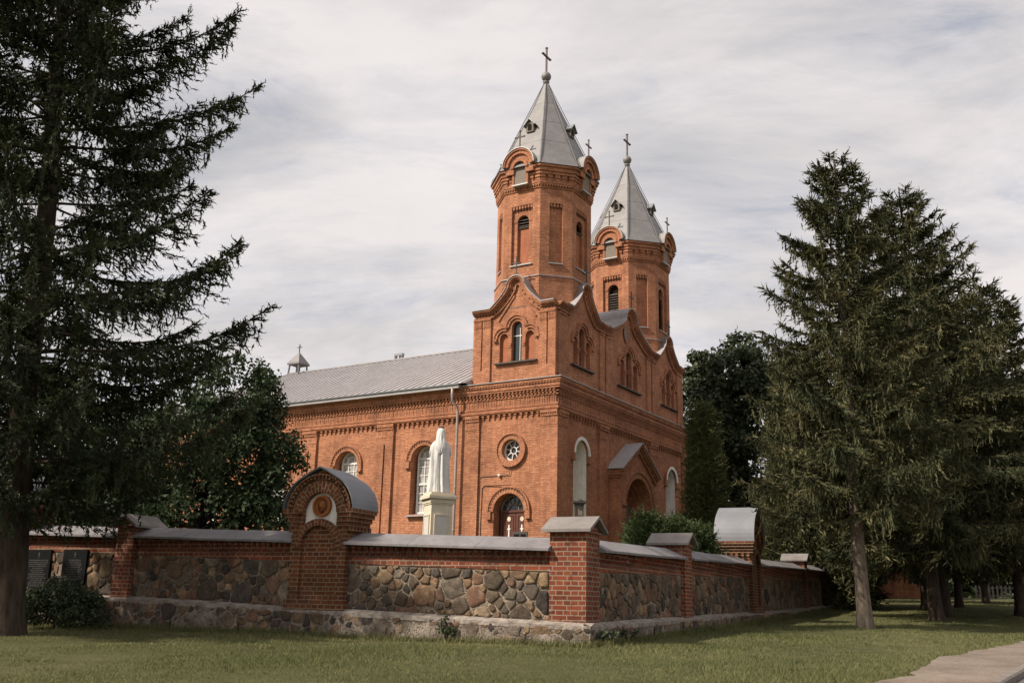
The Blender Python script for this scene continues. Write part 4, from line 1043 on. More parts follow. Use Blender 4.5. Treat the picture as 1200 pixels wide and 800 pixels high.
    def blob(s, z, rs, rz, dep, mi):
        for i in range(6):
            for k in range(14):
                a0, a1 = 2 * PI * k / 14, 2 * PI * (k + 1) / 14; b0, b1 = PI / 2 * i / 6, PI / 2 * (i + 1) / 6
                P = lambda a, b: fr(s + rs * math.cos(a) * math.cos(b), z + rz * math.sin(a) * math.cos(b), o - .06 + dep * math.sin(b)); h.face([P(a0, b0), P(a1, b0), P(a1, b1), P(a0, b1)], mi, smooth=True)
    blob(c, cz + .005, .105, .13, .045, 1); blob(c, cz + .02, .068, .09, .07, 0); blob(c, cz - .075, .05, .06, .065, 1); blob(c, cz + .0, .014, .035, .085, 0); blob(c - .03, cz + .035, .02, .01, .078, 1); blob(c + .03, cz + .035, .02, .01, .078, 1); blob(c, cz - .04, .028, .008, .078, 1)
    h.build('relief', ['terracotta', 'terracotta_dark'], p)
wrz = math.radians(90) - thw
LF = lambda s, z, o: Vector((-o, s, z - 1.03)); RF = lambda s, z, o: Vector((s, -o, z - 1.03))
gnd_l = lambda s: 1.03
gnd_r = lambda s: 1.03 + .026 * s + .01 * max(s - 20, 0)
led_l = lambda s: 1.36 + .027 * max(s, 0); cop_l = lambda s: 2.57 + .0305 * s
led_r = lambda s: 1.36 + .0205 * max(s, 0) + .008 * max(s - 20, 0); cop_r = lambda s: 2.585 + .028 * s
wall_run('stone_wall', 'fieldstone wall facing the lawn left of the corner pier, under grey coping slabs', wrz, LF,
         [(.6, 4.685), (5.945, 10.0), (10.5, 13.27), (14.53, 19.2), (19.7, 24)], [(10.25, .48, 'cross', .12, 3.05, ), (19.45, .48, 'cross', .12, 3.3)], [5.315, 13.9], cop_l, led_l, gnd_l)
wall_run('stone_wall', 'shaded fieldstone wall running back from the corner pier towards the right trees', wrz, RF,
         [(.6, 5.9), (6.5, 12.87), (14.13, 22.2), (22.8, 31.0), (31.6, 37)], [(.28, .66, 'cross', .06, 2.86), (6.2, .60, 'cross', .12, 3.02), (22.5, .6, 'cross', .12, 3.48), (31.3, .6, 'cross', .12, 3.75)], [13.5], cop_r, led_r, gnd_r, corner=True)

# memorial plaques fixed to the wall
def plaque(s0, s1, z0, z1, label, lines, seed):
    x, y = wxy(0, (s0 + s1) / 2); t = thing('memorial_plaque', label, 'plaque', (x - wB[0] * .06, y - wB[1] * .06, z0), wrz, 'black memorial plaques on the wall')
    w = (s1 - s0) / 2; h = z1 - z0; fr = lambda s, z, o: Vector((-o - .06 + .06, s, z))
    m = MB(); m.box(fr, -w, w, 0, h, -.03, .03); m.build('slab', 'granite_black', t)
    rg = random.Random(seed); e = MB(); z = h - .20; fr3 = fr
    e.box(fr, -.008, .008, h - .17, h - .05, .03, .032); e.box(fr, -.03, .03, h - .10, h - .088, .03, .0325)
    for i in range(lines):                       # rows of worn engraved lettering, too small to read
        L = w * rg.uniform(.45, .82); x_ = -L; z -= (h - .3) / lines
        while x_ < L:
            q = rg.uniform(.008, .02); e.box(fr, x_, min(x_ + q, L), z, z + (.020 if i else .028), .03, .0315); x_ += q + rg.uniform(.006, .022)
    e.build('lettering', 'engraved', t)
plaque(11.32, 12.02, 1.86, 2.60, 'black engraved plaque on the wall, between the shrub and the brick pier', 12, 1)
plaque(12.40, 13.12, 1.72, 2.60, 'black engraved plaque on the wall, right beside the big spruce trunk', 14, 2)

# ------------------------------------------------------------------ statue, pedestal, small things in the churchyard
def pedestal():
    x, y = -1.90, 27.3; zg = float(gz(x, y)); t = thing('pedestal', 'tall cream pedestal under the white statue', 'pedestal', (x, y, zg), math.radians(24)); t.scale = (.92, .92, 1)
    B = lambda s, z, o: Vector((s, o, z)); H = 4.56 - zg; m = MB()
    m.box(B, -.46, .46, 0, .35, -.46, .46); m.box(B, -.41, .41, .35, .5, -.41, .41)
    A = [(-.36, .5), (.36, .5)]
    lo = [Vector((a * .365, b * .365, .5)) for a, b in ((-1, -1), (1, -1), (1, 1), (-1, 1))]; hi = [Vector((a * .325, b * .325, H - .32)) for a, b in ((-1, -1), (1, -1), (1, 1), (-1, 1))]
    for i in range(4): j = (i + 1) % 4; m.face([lo[i], lo[j], hi[j], hi[i]])
    for z0, z1, w in ((H - .32, H - .28, .35), (H - .28, H - .17, .37), (H - .17, H - .10, .44), (H - .10, H - .06, .41), (H - .06, H + .0, .36)): m.box(B, -w, w, z0, z1, -w, w)
    p = m.build('shaft', 'pedestal_cream', t)
    for k in range(4):
        a = k * PI / 2; fr = lambda s, z, o: Vector((math.cos(a) * s - math.sin(a) * -o, math.sin(a) * s + math.cos(a) * -o, z))
        q = MB(); z0, z1 = H - 1.42, H - .62; q.box(fr, -.2, .2, z0, z1, .30, .352); q.build('panel', 'pedestal_panel', t)
        q = MB()
        for s0, s1, a0, a1 in ((-.235, .235, z1, z1 + .03), (-.235, .235, z0 - .03, z0), (-.235, -.2, z0, z1), (.2, .235, z0, z1)): q.box(fr, s0, s1, a0, a1, .30, .368)
        q.build('panel_frame', 'pedestal_cream', t)
    return x, y, zg + H
PX, PY, PZ = pedestal()
def statue():
    """robed saint seen from behind: long hair, mantle falling in folds, forearms brought to the chest"""
    t = thing('statue', 'white robed saint statue seen from behind, standing on the cream pedestal', 'statue', (PX, PY, PZ), math.radians(8)); t.scale = (.90, .90, 1.0)
    nu = 72; rows = []
    # z, half-width, half-depth, fold depth, y shift
    prof = [(0, .30, .27, .030, 0), (.03, .31, .275, .034, 0), (.12, .30, .265, .036, 0), (.35, .275, .245, .036, 0), (.6, .262, .225, .034, 0), (.85, .268, .215, .028, 0), (.98, .285, .215, .022, 0), (1.08, .275, .21, .018, 0), (1.20, .275, .20, .014, 0), (1.32, .265, .185, .010, 0), (1.40, .225, .16, .007, .0), (1.45, .165, .135, .004, 0), (1.49, .115, .11, .002, .005), (1.53, .085, .09, .001, .01)]
    for z, a, b, fd, sy in prof:
        ring = []
        for k in range(nu):
            th = 2 * PI * k / nu; f = 1.45 * fd * (math.sin(th * 9 + 1.2 * math.sin(z * 2.4)) + .6 * math.sin(th * 15 + z * 2.2 + 2)) + (.02 * max(0, math.cos(th - 2.2)) * math.sin(3 * z))
            ring.append((math.cos(th) * (a + f), math.sin(th) * (b + f) + sy, z))
        rows.append(ring)
    V = [p for r in rows for p in r]; F = []
    for r in range(len(rows) - 1):
        for k in range(nu): F.append((r * nu + k, r * nu + (k + 1) % nu, (r + 1) * nu + (k + 1) % nu, (r + 1) * nu + k))
    me = bpy.data.meshes.new('robe'); me.from_pydata(V, [], F + [tuple(range(nu))[::-1]]); me.polygons.foreach_set('use_smooth', np.ones(len(me.polygons), bool))
    # head with face, on the neck (front is +Y)
    hv, hf = [], []; n1, n2 = 14, 18
    for i in range(n1 + 1):
        ph = -PI / 2 + PI * i / n1
        for k in range(n2):
            th = 2 * PI * k / n2; x = .088 * math.cos(ph) * math.cos(th); y = .105 * math.cos(ph) * math.sin(th); z = .128 * math.sin(ph)
            d = max(0, math.sin(th)) * math.cos(ph)
            if d > .8 and abs(z) < .05: y += .022 * max(0, 1 - abs(x) / .03) * max(0, 1 - abs(z + .015) / .05)      # nose
            if d > .6 and .01 < z < .05: y -= .012 * max(0, 1 - abs(abs(x) - .036) / .02)                            # eye hollows
            if d > .8 and -.075 < z < -.045: y += .006
            hv.append((x, y + .02, z + 1.63))
    for i in range(n1):
        for k in range(n2): hf.append((i * n2 + k, i * n2 + (k + 1) % n2, (i + 1) * n2 + (k + 1) % n2, (i + 1) * n2 + k))
    off = len(me.vertices)
    import bmesh
    bm = bmesh.new(); bm.from_mesh(me); vs = [bm.verts.new(v) for v in hv]
    for f in hf:
        try: bm.faces.new([vs[i] for i in f]).smooth = True
        except ValueError: pass
    # arms: upper arm out to the elbow, forearm in to the chest, hands with fingers
    def limb(pts, rad, n=12):
        prev = None
        for i, p in enumerate(pts):
            p = Vector(p); d = (Vector(pts[min(i + 1, len(pts) - 1)]) - Vector(pts[max(i - 1, 0)])).normalized(); a = d.cross(Vector((.2, .3, 1))).normalized(); b = a.cross(d)
            ring = [bm.verts.new(p + (a * math.cos(2 * PI * k / n) + b * math.sin(2 * PI * k / n)) * rad[i] * (1 + .07 * math.sin(k * 2.6 + i))) for k in range(n)]
            if prev:
                for k in range(n): bm.faces.new([prev[k], prev[(k + 1) % n], ring[(k + 1) % n], ring[k]]).smooth = True
            else: bm.faces.new(ring[::-1])
            prev = ring
        bm.faces.new(prev)
    for sx in (-1, 1):
        limb([(sx * .15, .0, 1.36), (sx * .215, .0, 1.26), (sx * .255, .03, 1.12), (sx * .25, .09, 1.03), (sx * .18, .20, 1.06), (sx * .11, .255, 1.13)], [.09, .095, .088, .08, .075, .055])
        limb([(sx * .12, .255, 1.13), (sx * .07, .275, 1.17), (sx * .05, .28, 1.21)], [.036, .042, .036], 8)
        for q in range(4): limb([(sx * (.075 - q * .018), .275, 1.20), (sx * (.055 - q * .012), .285 + q * .003, 1.25), (sx * (.045 - q * .01), .28, 1.275 + .008 * (q in (1, 2)))], [.0105, .0095, .007], 6)
        limb([(sx * .06, .25, 1.17), (sx * .03, .245, 1.21), (sx * .025, .25, 1.235)], [.012, .011, .008], 6)
    bm.to_mesh(me); bm.free(); o = link_mesh('figure', me, 'statue_white', t)
    # hair over crown and back
    hv = []; hf = []; nu = 40; secs = [(1.80, .02, .02, 0), (1.79, .07, .075, -.0), (1.75, .105, .115, -.01), (1.68, .125, .128, -.022), (1.60, .132, .125, -.04), (1.52, .14, .11, -.065), (1.44, .15, .085, -.11), (1.34, .155, .065, -.155), (1.24, .145, .05, -.19), (1.14, .12, .04, -.205), (1.06, .04, .015, -.205)]
    for z, a, b, sy in secs:
        for k in range(nu): th = 2 * PI * k / nu; f = .014 * math.sin(th * 9 + 3 * math.sin(z * 30)); hv.append((math.cos(th) * (a + f), math.sin(th) * (b + f) + sy, z))
    for r in range(len(secs) - 1):
        for k in range(nu): hf.append((r * nu + k, r * nu + (k + 1) % nu, (r + 1) * nu + (k + 1) % nu, (r + 1) * nu + k))
    me = bpy.data.meshes.new('hair'); me.from_pydata(hv, [], hf); me.polygons.foreach_set('use_smooth', np.ones(len(me.polygons), bool)); link_mesh('hair', me, 'statue_white', t)
    h = MB(); h.lathe((0, -.0, 1.79), [(.06, 0), (.085, .012), (.09, .04), (.06, .05)], 22); h.build('halo', 'iron', t)
statue()

def lamp_post():
    x, y = 2.83, 40.1; zg = float(gz(x, y)); t = thing('lantern_post', 'dark iron lantern on a post in front of the left white niche', 'lantern', (x, y, zg)); m = MB(); H = 5.0 - zg
    m.lathe((0, 0, 0), [(.16, 0), (.14, .3), (.07, .4), (.06, H)], 12); m.build('post', 'iron', t)
    b = MB(); B = lambda s, z, o: Vector((s, o, z))
    b.box(B, -.22, .22, H, H + .12, -.22, .22); b.box(B, -.16, .16, H + .12, H + .2, -.16, .16); b.box(B, -.26, .26, H + .68, H + .76, -.26, .26); b.box(B, -.19, .19, H + .60, H + .68, -.19, .19)
    b.lathe((0, 0, H + .76), [(.26, 0), (.14, .07), (.03, .1)], 10)
    for sx in (-1, 1):
        for sy in (-1, 1): b.box(B, sx * .15 - .02, sx * .15 + .02, H + .2, H + .6, sy * .15 - .02, sy * .15 + .02)
    b.build('lantern_frame', 'iron', t); g = MB(); g.box(B, -.135, .135, H + .2, H + .6, -.135, .135); g.build('lantern_glass', 'grey_fill', t)
lamp_post()
def notice():
    # small dark board beside the side door
    p = Vector((C0[0], C0[1], 0)); ca = Vector((-math.cos(thc), math.sin(thc), 0)); cb = Vector((math.sin(thc), math.cos(thc), 0)); q = p + ca * 1.28 - cb * .9; zg = float(gz(q.x, q.y))
    t = thing('notice_board', 'small dark notice board on legs right of the side door', 'sign', (q.x, q.y, zg), math.radians(90) - thc); fr = lambda s, z, o: Vector((-o, s, z)); H = 4.85 - zg
    m = MB(); m.box(fr, -.38, .38, H - .55, H, -.03, .03); m.build('board', 'iron', t)
    m = MB()
    for s in (-.17, .17):
        for z in (H - .28, H - .5): m.box(fr, s - .14, s + .14, z, z + .17, .03, .034)
    m.build('panel', 'granite_black', t)
    for s in (-.34, .34): m = MB(); m.box(fr, s - .03, s + .03, -.1, H - .55, -.025, .025); m.build('leg', 'iron', t)
notice()
def floodlight():
    x, y = -7.25, 29.5; zg = float(gz(x, y)); t = thing('floodlight', 'grey floodlight head on a pole rising out of the leafy tree', 'lamp', (x, y, zg)); m = MB(); H = 7.35 - zg
    m.tube([(0, 0, 0), (0, 0, H), (.08, 0, H + .12)], .05, 8); m.build('pole', 'dish', t)
    d = MB(); d.tube([(.02, 0, H + .05), (.16, -.02, H + .28), (.26, -.03, H + .44)], [.10, .14, .13], 10); d.build('lamp_head', 'dish', t)
floodlight()

# ------------------------------------------------------------------ vegetation
def unit(v): return v / (np.linalg.norm(v, axis=-1, keepdims=True) + 1e-9)
def needle_template(needles):
    """(t along, x, y) triangles of one twig: two crossed blades and splayed needles"""
    tri = []
    for a in (0, PI / 2):
        c, s = math.cos(a) * .35, math.sin(a) * .35
        tri += [((0, 0, 0), (.45, c, s), (1, 0, 0)), ((0, 0, 0), (1, 0, 0), (.45, -c, -s))]
    for k in range(needles):
        t = .02 + .86 * k / max(needles - 1, 1); a = k * 2.4; tri.append(((t, 0, 0), (t + .13, 0, 0), (min(t + .24, 1.12), math.cos(a), math.sin(a))))
    return np.array(tri)
def sprigs(pos, dr, ln, wd, tpl, rng):
    """instantiate the template on every twig -> V, F, per-face tone"""
    n = len(pos); dr = unit(dr); ref = rng.normal(size=(n, 3)); sx = unit(np.cross(dr, ref)); sy = np.cross(dr, sx); T = tpl.reshape(-1, 3)
    V = pos[:, None] + T[None, :, 0:1] * (dr * ln[:, None])[:, None] + T[None, :, 1:2] * (sx * wd[:, None])[:, None] + T[None, :, 2:3] * (sy * wd[:, None])[:, None]
    V = V.reshape(-1, 3); F = np.arange(len(V)).reshape(-1, 3); return V, F
def spruce_geo(H, zlo, prof, seed, needles, whorl=.42, per=6, sag=.18, tip=.14, hang=.5, dens=1., lo_sag=1., wood=True, shoot=(.16, .045)):
    rng = np.random.default_rng(seed); P = []; D = []; Ln = []; WV = []; WF = []; TN = []
    z = zlo; nv = 0
    while z < H - .25:
        nb = per + rng.integers(-1, 2); a0 = rng.uniform(0, 2 * PI)
        for b in range(nb):
            az = a0 + 2 * PI * b / nb + rng.normal(0, .22); zz = z + rng.uniform(-.2, .2); vv = rng.uniform(.5, .95) if rng.random() < .6 else rng.uniform(.85, 1.12); lw = min(1, (H - zz) / (.45 * H)); L = prof(zz, az) * (.85 + (vv - .85) * lw)
            if L < .15: L = .15
            low = np.clip((H - zz) / H, 0, 1); up = .55 * (1 - low) ** 1.5 - .02; sg = sag * low * lo_sag * rng.uniform(.6, 1.5)
            o = np.array([math.cos(az), math.sin(az), 0]); side = np.array([-math.sin(az), math.cos(az), 0]); bend = rng.normal(0, .08)
            f = lambda t: np.stack([o[0] * L * t + side[0] * bend * L * t * t, o[1] * L * t + side[1] * bend * L * t * t, zz + L * (up * t - 1.9 * sg * t * t + (tip + sg * .9) * t ** 3.2)], -1)
            tt = np.linspace(0, 1, 9); q = f(tt)
            if wood:
                r = .012 + .017 * L * .4 * (1 - tt * .92); r = np.minimum(r, .07)
                s1 = side * 1.0; s2 = np.array([0, 0, 1.]); ring = np.stack([q + s1 * r[:, None], q + s2 * r[:, None], q - s1 * r[:, None], q - s2 * r[:, None]], 1)
                WV.append(ring.reshape(-1, 3)); idx = nv + np.arange(36).reshape(9, 4)
                for k in range(4): WF.append(np.stack([idx[:-1, k], idx[:-1, (k + 1) % 4], idx[1:, (k + 1) % 4], idx[1:, k]], -1))
                nv += 36
            # lateral twigs
            m = max(3, int(L / .115 * dens)); t = np.sort(rng.uniform(.16 + .1 * rng.random(), 1., m)); p0 = f(t); fw = unit(f(np.minimum(t + .02, 1.02)) - f(t - .02))
            for sgn in (-1, 1):
                tl = (.42 * L * (1 - t) ** .8 + .16) * rng.uniform(.45, 1.1, m); tl = np.minimum(tl, 1.1)
                ang = rng.uniform(.7, 1.15, m); dv = fw * np.cos(ang)[:, None] + side * sgn * np.sin(ang)[:, None]; dv[:, 2] -= rng.uniform(.05, .45, m) * (.4 + low); dv = unit(dv)
                k = 7; u = (np.arange(k) + .6) / k; keep = (u[None] * tl[:, None] * 9 % 1 >= 0) & (np.arange(k)[None] < np.maximum(2, np.ceil(tl / .13))[:, None])
                pos = p0[:, None] + dv[:, None] * (u[None, :, None] * tl[:, None, None]); pos[:, :, 2] -= .22 * (u[None] ** 2) * tl[:, None] * low
                sd2 = np.where(np.arange(k) % 2 == 0, 1., -1.)[None, :, None]; per_ = unit(np.cross(dv, np.array([0, 0, 1.])))[:, None]
                dd = dv[:, None] * .8 + per_ * sd2 * rng.uniform(.2, .9, (m, k, 1)) + np.array([0, 0, -1.]) * rng.uniform(-.15, .6, (m, k, 1)) + fw[:, None] * .2
                P.append(pos[keep]); D.append(dd[keep]); Ln.append(np.full(keep.sum(), 1.) * rng.uniform(.7, 1.3, keep.sum()))
            # shoots along the axis and the tip
            m2 = int(L / .09 * dens) + 3; t = rng.uniform(.2, 1., m2) ** .8; p0 = f(t); fw = unit(f(t + .02) - f(t - .02)); dd = fw + rng.normal(0, .45, (m2, 3)); P.append(p0); D.append(dd); Ln.append(rng.uniform(.7, 1.3, m2))
            # curtains of hanging twigs
            if hang > 0 and low > .1:
                m3_ = rng.poisson(L * 9 * hang * dens)
                if m3_:
                    t = rng.uniform(.2, .98, m3_); p0 = f(t) + side * rng.normal(0, .12 + .1 * L, (m3_, 1)) * (1 - t)[:, None]; hl = rng.uniform(.1, .75, m3_) * (.35 + low)
                    for j in range(5):
                        s_ = j * .13; ok = s_ < hl; P.append((p0 + np.array([0, 0, -1.]) * s_ + rng.normal(0, .02, (m3_, 3)))[ok]); D.append((np.array([0, 0, -1.]) + rng.normal(0, .28, (m3_, 3)))[ok]); Ln.append(rng.uniform(.7, 1.2, ok.sum()))
        z += whorl * rng.uniform(.75, 1.25) * (1 if z < H * .8 else .7)
    P = np.concatenate(P); D = np.concatenate(D); Ln = np.concatenate(Ln)
    V, F = sprigs(P, D, Ln * shoot[0], np.full(len(P), shoot[1]) * rng.uniform(.7, 1.2, len(P)), needle_template(needles), rng)
    tone = np.repeat(np.clip(rng.normal(.5, .2, len(P)), 0, 1), len(F) // len(P))
    return V, F, tone, (np.concatenate(WV), np.concatenate(WF)) if wood else None
def trunk_mesh(name, H, r0, r1, seed, parent, mat, flare=1.35, extra=None, lean=(0, 0), n=16):
    rng = np.random.default_rng(seed); zs = np.concatenate([np.linspace(-.25, 1.2, 9), np.linspace(1.6, H, 22)]); V = []
    for z in zs:
        t = max(z, 0) / H; r = r0 + (r1 - r0) * t; r *= 1 + (flare - 1) * math.exp(-max(z, 0) / .28)
        cx = lean[0] * t + .03 * math.sin(z * .9 + seed); cy = lean[1] * t + .03 * math.cos(z * .7 + seed)
        for k in range(n):
            a = 2 * PI * k / n; rr = r * (1 + .05 * math.sin(a * 3 + seed) + .22 * (flare - 1) * math.sin(a * 5 + seed) * math.exp(-max(z, 0) / .25) + rng.normal(0, .012)); V.append((cx + rr * math.cos(a), cy + rr * math.sin(a), z))
    m = len(zs); F = [(i * n + k, i * n + (k + 1) % n, (i + 1) * n + (k + 1) % n, (i + 1) * n + k) for i in range(m - 1) for k in range(n)]
    return np_mesh(name, np.array(V), np.array(F), mat, parent, smooth=True)
def spruce(x, y, label, H, zlo, prof, seed, mat='needles', barkm='bark_spruce', r=.26, needles=0, group=None, rz=0., **kw):
    zg = float(gz(x, y)); t = thing('spruce_tree', label, 'spruce', (x, y, zg), rz, group)
    V, F, tone, wood = spruce_geo(H, zlo, prof, seed, needles, **kw)
    trunk_mesh('trunk', H, r, .02, seed, t, barkm)
    np_mesh('crown', V, F, mat, t, attrs=[('tone', 'FLOAT', 'FACE', tone)])
    if wood: np_mesh('limbs', wood[0], wood[1], 'bark_limb', t, smooth=True)
    return t
# the big spruce in front on the left
def prof_near(z, az):
    c = math.cos(az - math.radians(20)); base = 3.55 if z > 3.2 else 2.7
    if 3.0 < z < 6.4: base = 3.85
    if z > 12.5: base = 3.55 * (21.5 - z) / 9.0
    return base * (1 + .08 * c)
spruce(-9.05, 18.76, 'tall dark spruce at the left edge of the lawn, trunk in front of the wall', 21.5, 2.6, prof_near, 7, 'needles_near', 'bark_spruce', .275, 6, whorl=.54, per=6, sag=.19, tip=.30, hang=.95, dens=1.3, shoot=(.20, .058)).rotation_euler = (0, math.radians(-3.0), 0)
# the spruces on the right lawn
def cone(R, H, zlo, p=.75, zf=0):
    def f(z, az): t = np.clip((H - z) / (H - zlo), 0, 1); return R * t ** p * (.45 + .55 * min(1, (z - zlo + .6) / 3.2)) + .05
    return f
spruce(9.03, 26.05, 'tallest spruce on the right lawn, with the slim bare trunk standing in front', 13.1, 3.0, cone(3.75, 13.1, 2.2, .70), 21, 'needles', 'bark_pale', .185, 2, whorl=.50, per=7, sag=.24, tip=.18, hang=1.3, dens=1.35, shoot=(.21, .06))
spruce(13.6, 32.6, 'second tallest right spruce, its pointed top just beside that of the front spruce', 14.8, 2.6, cone(6.9, 14.8, 1.9, .84), 22, 'needles', 'bark_spruce', .21, 2, whorl=.56, per=7, sag=.23, tip=.16, hang=1.1, dens=1.1, shoot=(.25, .07))
spA = spruce(15.77, 36.79, 'broad spruce close behind the second tallest one, their dark trunks side by side', 12.6, 2.2, cone(5.2, 12.6, 1.5, .72), 23, 'needles', 'bark_spruce', .185, 0, whorl=.45, per=7, sag=.2, tip=.12, hang=.8, dens=.85, shoot=(.30, .085))
def cp(src, x, y, s, rz, label, group=None):
    c = copy_tree(src); c.location = (x, y, float(gz(x, y))); c.scale = (s, s, s); c.rotation_euler = (0, 0, rz); c['label'] = label
    if group: c['group'] = group
    return c
GB = 'spruces standing behind the right lawn'
spA['group'] = GB
cp(spA, 17.42, 42.67, 1.0, 2.0, 'shaded spruce whose trunk shows just left of the two dark side-by-side trunks', GB)
cp(spA, 20.7, 46.9, 1.02, 4.1, 'shaded spruce whose trunk shows just right of the two dark side-by-side trunks', GB)
cp(spA, 25.7, 55.0, .98, 1.1, 'distant spruce whose thin trunk stands before the low picket fence', GB)
cp(spA, 19.2, 38.4, 1.02, 3.1, 'spruce cut by the right edge of the photo, its trunk beside the path', GB)
cp(spA, 23.5, 66.0, .95, 5.1, 'farthest spruce, its trunk deep in shade behind the slim bare front trunk', GB)
cp(spA, 31.5, 60.0, 1.0, .4, 'far dark spruce beyond the fence, just outside the right end of the lawn', GB)

def leaf_cards(cent, rad, per, size, rng, up=.3, asp=.62, fold=.25):
    n = len(cent) * per; c = np.repeat(cent, per, 0); rr = np.repeat(np.broadcast_to(rad, (len(cent),)), per)
    d = unit(rng.normal(size=(n, 3))) * (rng.random((n, 1)) ** .45) * rr[:, None]; p = c + d * np.array([1, 1, .8])
    nrm = unit(unit(d) * .7 + rng.normal(0, .55, (n, 3)) + np.array([0, 0, up])); ax = unit(np.cross(nrm, rng.normal(size=(n, 3)))); ax[:, 2] -= .35; ax = unit(ax); bx = np.cross(nrm, ax); s = size * rng.uniform(.6, 1.25, n)[:, None]
    a = p; b = p + ax * s * .5 + bx * s * asp * .5 + nrm * s * fold * .3; e = p + ax * s; g = p + ax * s * .5 - bx * s * asp * .5 + nrm * s * fold * .3
    V = np.stack([a, b, e, g], 1).reshape(-1, 3); i = np.arange(n) * 4; F = np.concatenate([np.stack([i, i + 1, i + 2], -1), np.stack([i, i + 2, i + 3], -1)])
    tone = np.clip(rng.normal(.5, .2, n), 0, 1); return V, F, np.concatenate([tone, tone])
def leafy(name, x, y, label, cat, lobes, ncl, per, size, mat, seed, trunkr=.16, clr=.45, group=None, barkm='bark_spruce', holes=.0, up=.3, rz=0.):
    """lobes: (cx, cy, cz, rx, ry, rz) in local metres; clusters sit near the lobes' skins"""
    rng = np.random.default_rng(seed); zg = float(gz(x, y)); t = thing(name, label, cat, (x, y, zg), rz, group); L = np.array(lobes, float)
    w = L[:, 3] * L[:, 4] * L[:, 5]; w = w ** .7; pick = rng.choice(len(L), ncl, p=w / w.sum()); d = unit(rng.normal(size=(ncl, 3))); r = rng.uniform(.55, 1.03, ncl) ** .6
    c = L[pick, :3] + d * L[pick, 3:] * r[:, None]
    nz = np.sin(c[:, 0] * 2.3 + seed) * np.sin(c[:, 1] * 2.1 + 1.3) * np.sin(c[:, 2] * 2.7 + .4); c = c[nz > -1 + holes * 1.6]
    c = c[c[:, 2] > .15]
    V, F, tone = leaf_cards(c, clr * rng.uniform(.6, 1.2, len(c)), per, size, rng, up)
    np_mesh('crown', V, F, mat, t, attrs=[('tone', 'FLOAT', 'FACE', tone)])
    m = MB(); top = max(l[2] for l in lobes)
    zb = min(l[2] - l[5] for l in lobes); hub = Vector((0, 0, max(min(.3, top * .4), zb + .25 * (top - zb))))
    m.tube([(0, 0, -.2), (0, 0, .2), (.03, .02, hub.z * .6), tuple(hub)], [trunkr * 1.5, trunkr * 1.1, trunkr, trunkr * .85], 10)
    for l in lobes:
        e = Vector(l[:3]); mid = hub.lerp(e, .5) + Vector((0, 0, .1)); m.tube([tuple(hub - Vector((0, 0, .1))), tuple(mid), tuple(e)], [trunkr * .6, trunkr * .35, trunkr * .12], 7)
    for q in c[rng.choice(len(c), min(len(c), 50), replace=False)]:
        e = Vector(q); l = min(lobes, key=lambda l: (Vector(l[:3]) - e).length); m.tube([l[:3], tuple((Vector(l[:3]) + e) / 2 + Vector((0, 0, .05))), tuple(e)], [trunkr * .14, trunkr * .09, .006], 5)
    m.build('trunk', barkm, t)
    return t
# leafy trees behind the left stretch of the wall
leafy('leafy_tree', -8.0, 26.2, 'round dark leafy tree behind the wall, left of the arched brick pier', 'tree',
      [(.55, 0, 5.6, 1.3, 1.3, 1.25), (.1, .2, 4.4, 2.1, 1.9, 1.5), (1.45, 0, 3.7, 1.35, 1.4, 1.3), (-1.6, .3, 4.0, 1.5, 1.5, 1.5), (.5, -.4, 2.4, 2.0, 1.6, 1.0), (1.5, .3, 2.3, 1.1, 1.2, .9), (-1.9, 0, 2.3, 1.5, 1.3, 1.0)], 760, 54, .135, 'leaves_dark', 31, .13, .38, holes=.14)
leafy('leafy_tree', -13.6, 28.0, 'dark leafy tree behind the wall at the left edge, half hidden by the big spruce', 'tree',
      [(0, 0, 5.0, 2.2, 2.2, 2.0), (-2, .4, 3.6, 2.2, 2, 1.7), (1.9, 0, 3.2, 1.9, 1.8, 1.5), (.3, -.5, 2.2, 2.4, 1.8, 1.2), (-2.5, 0, 1.9, 2.0, 1.8, 1.1)], 560, 56, .16, 'leaves_maple', 32, .15, .5)
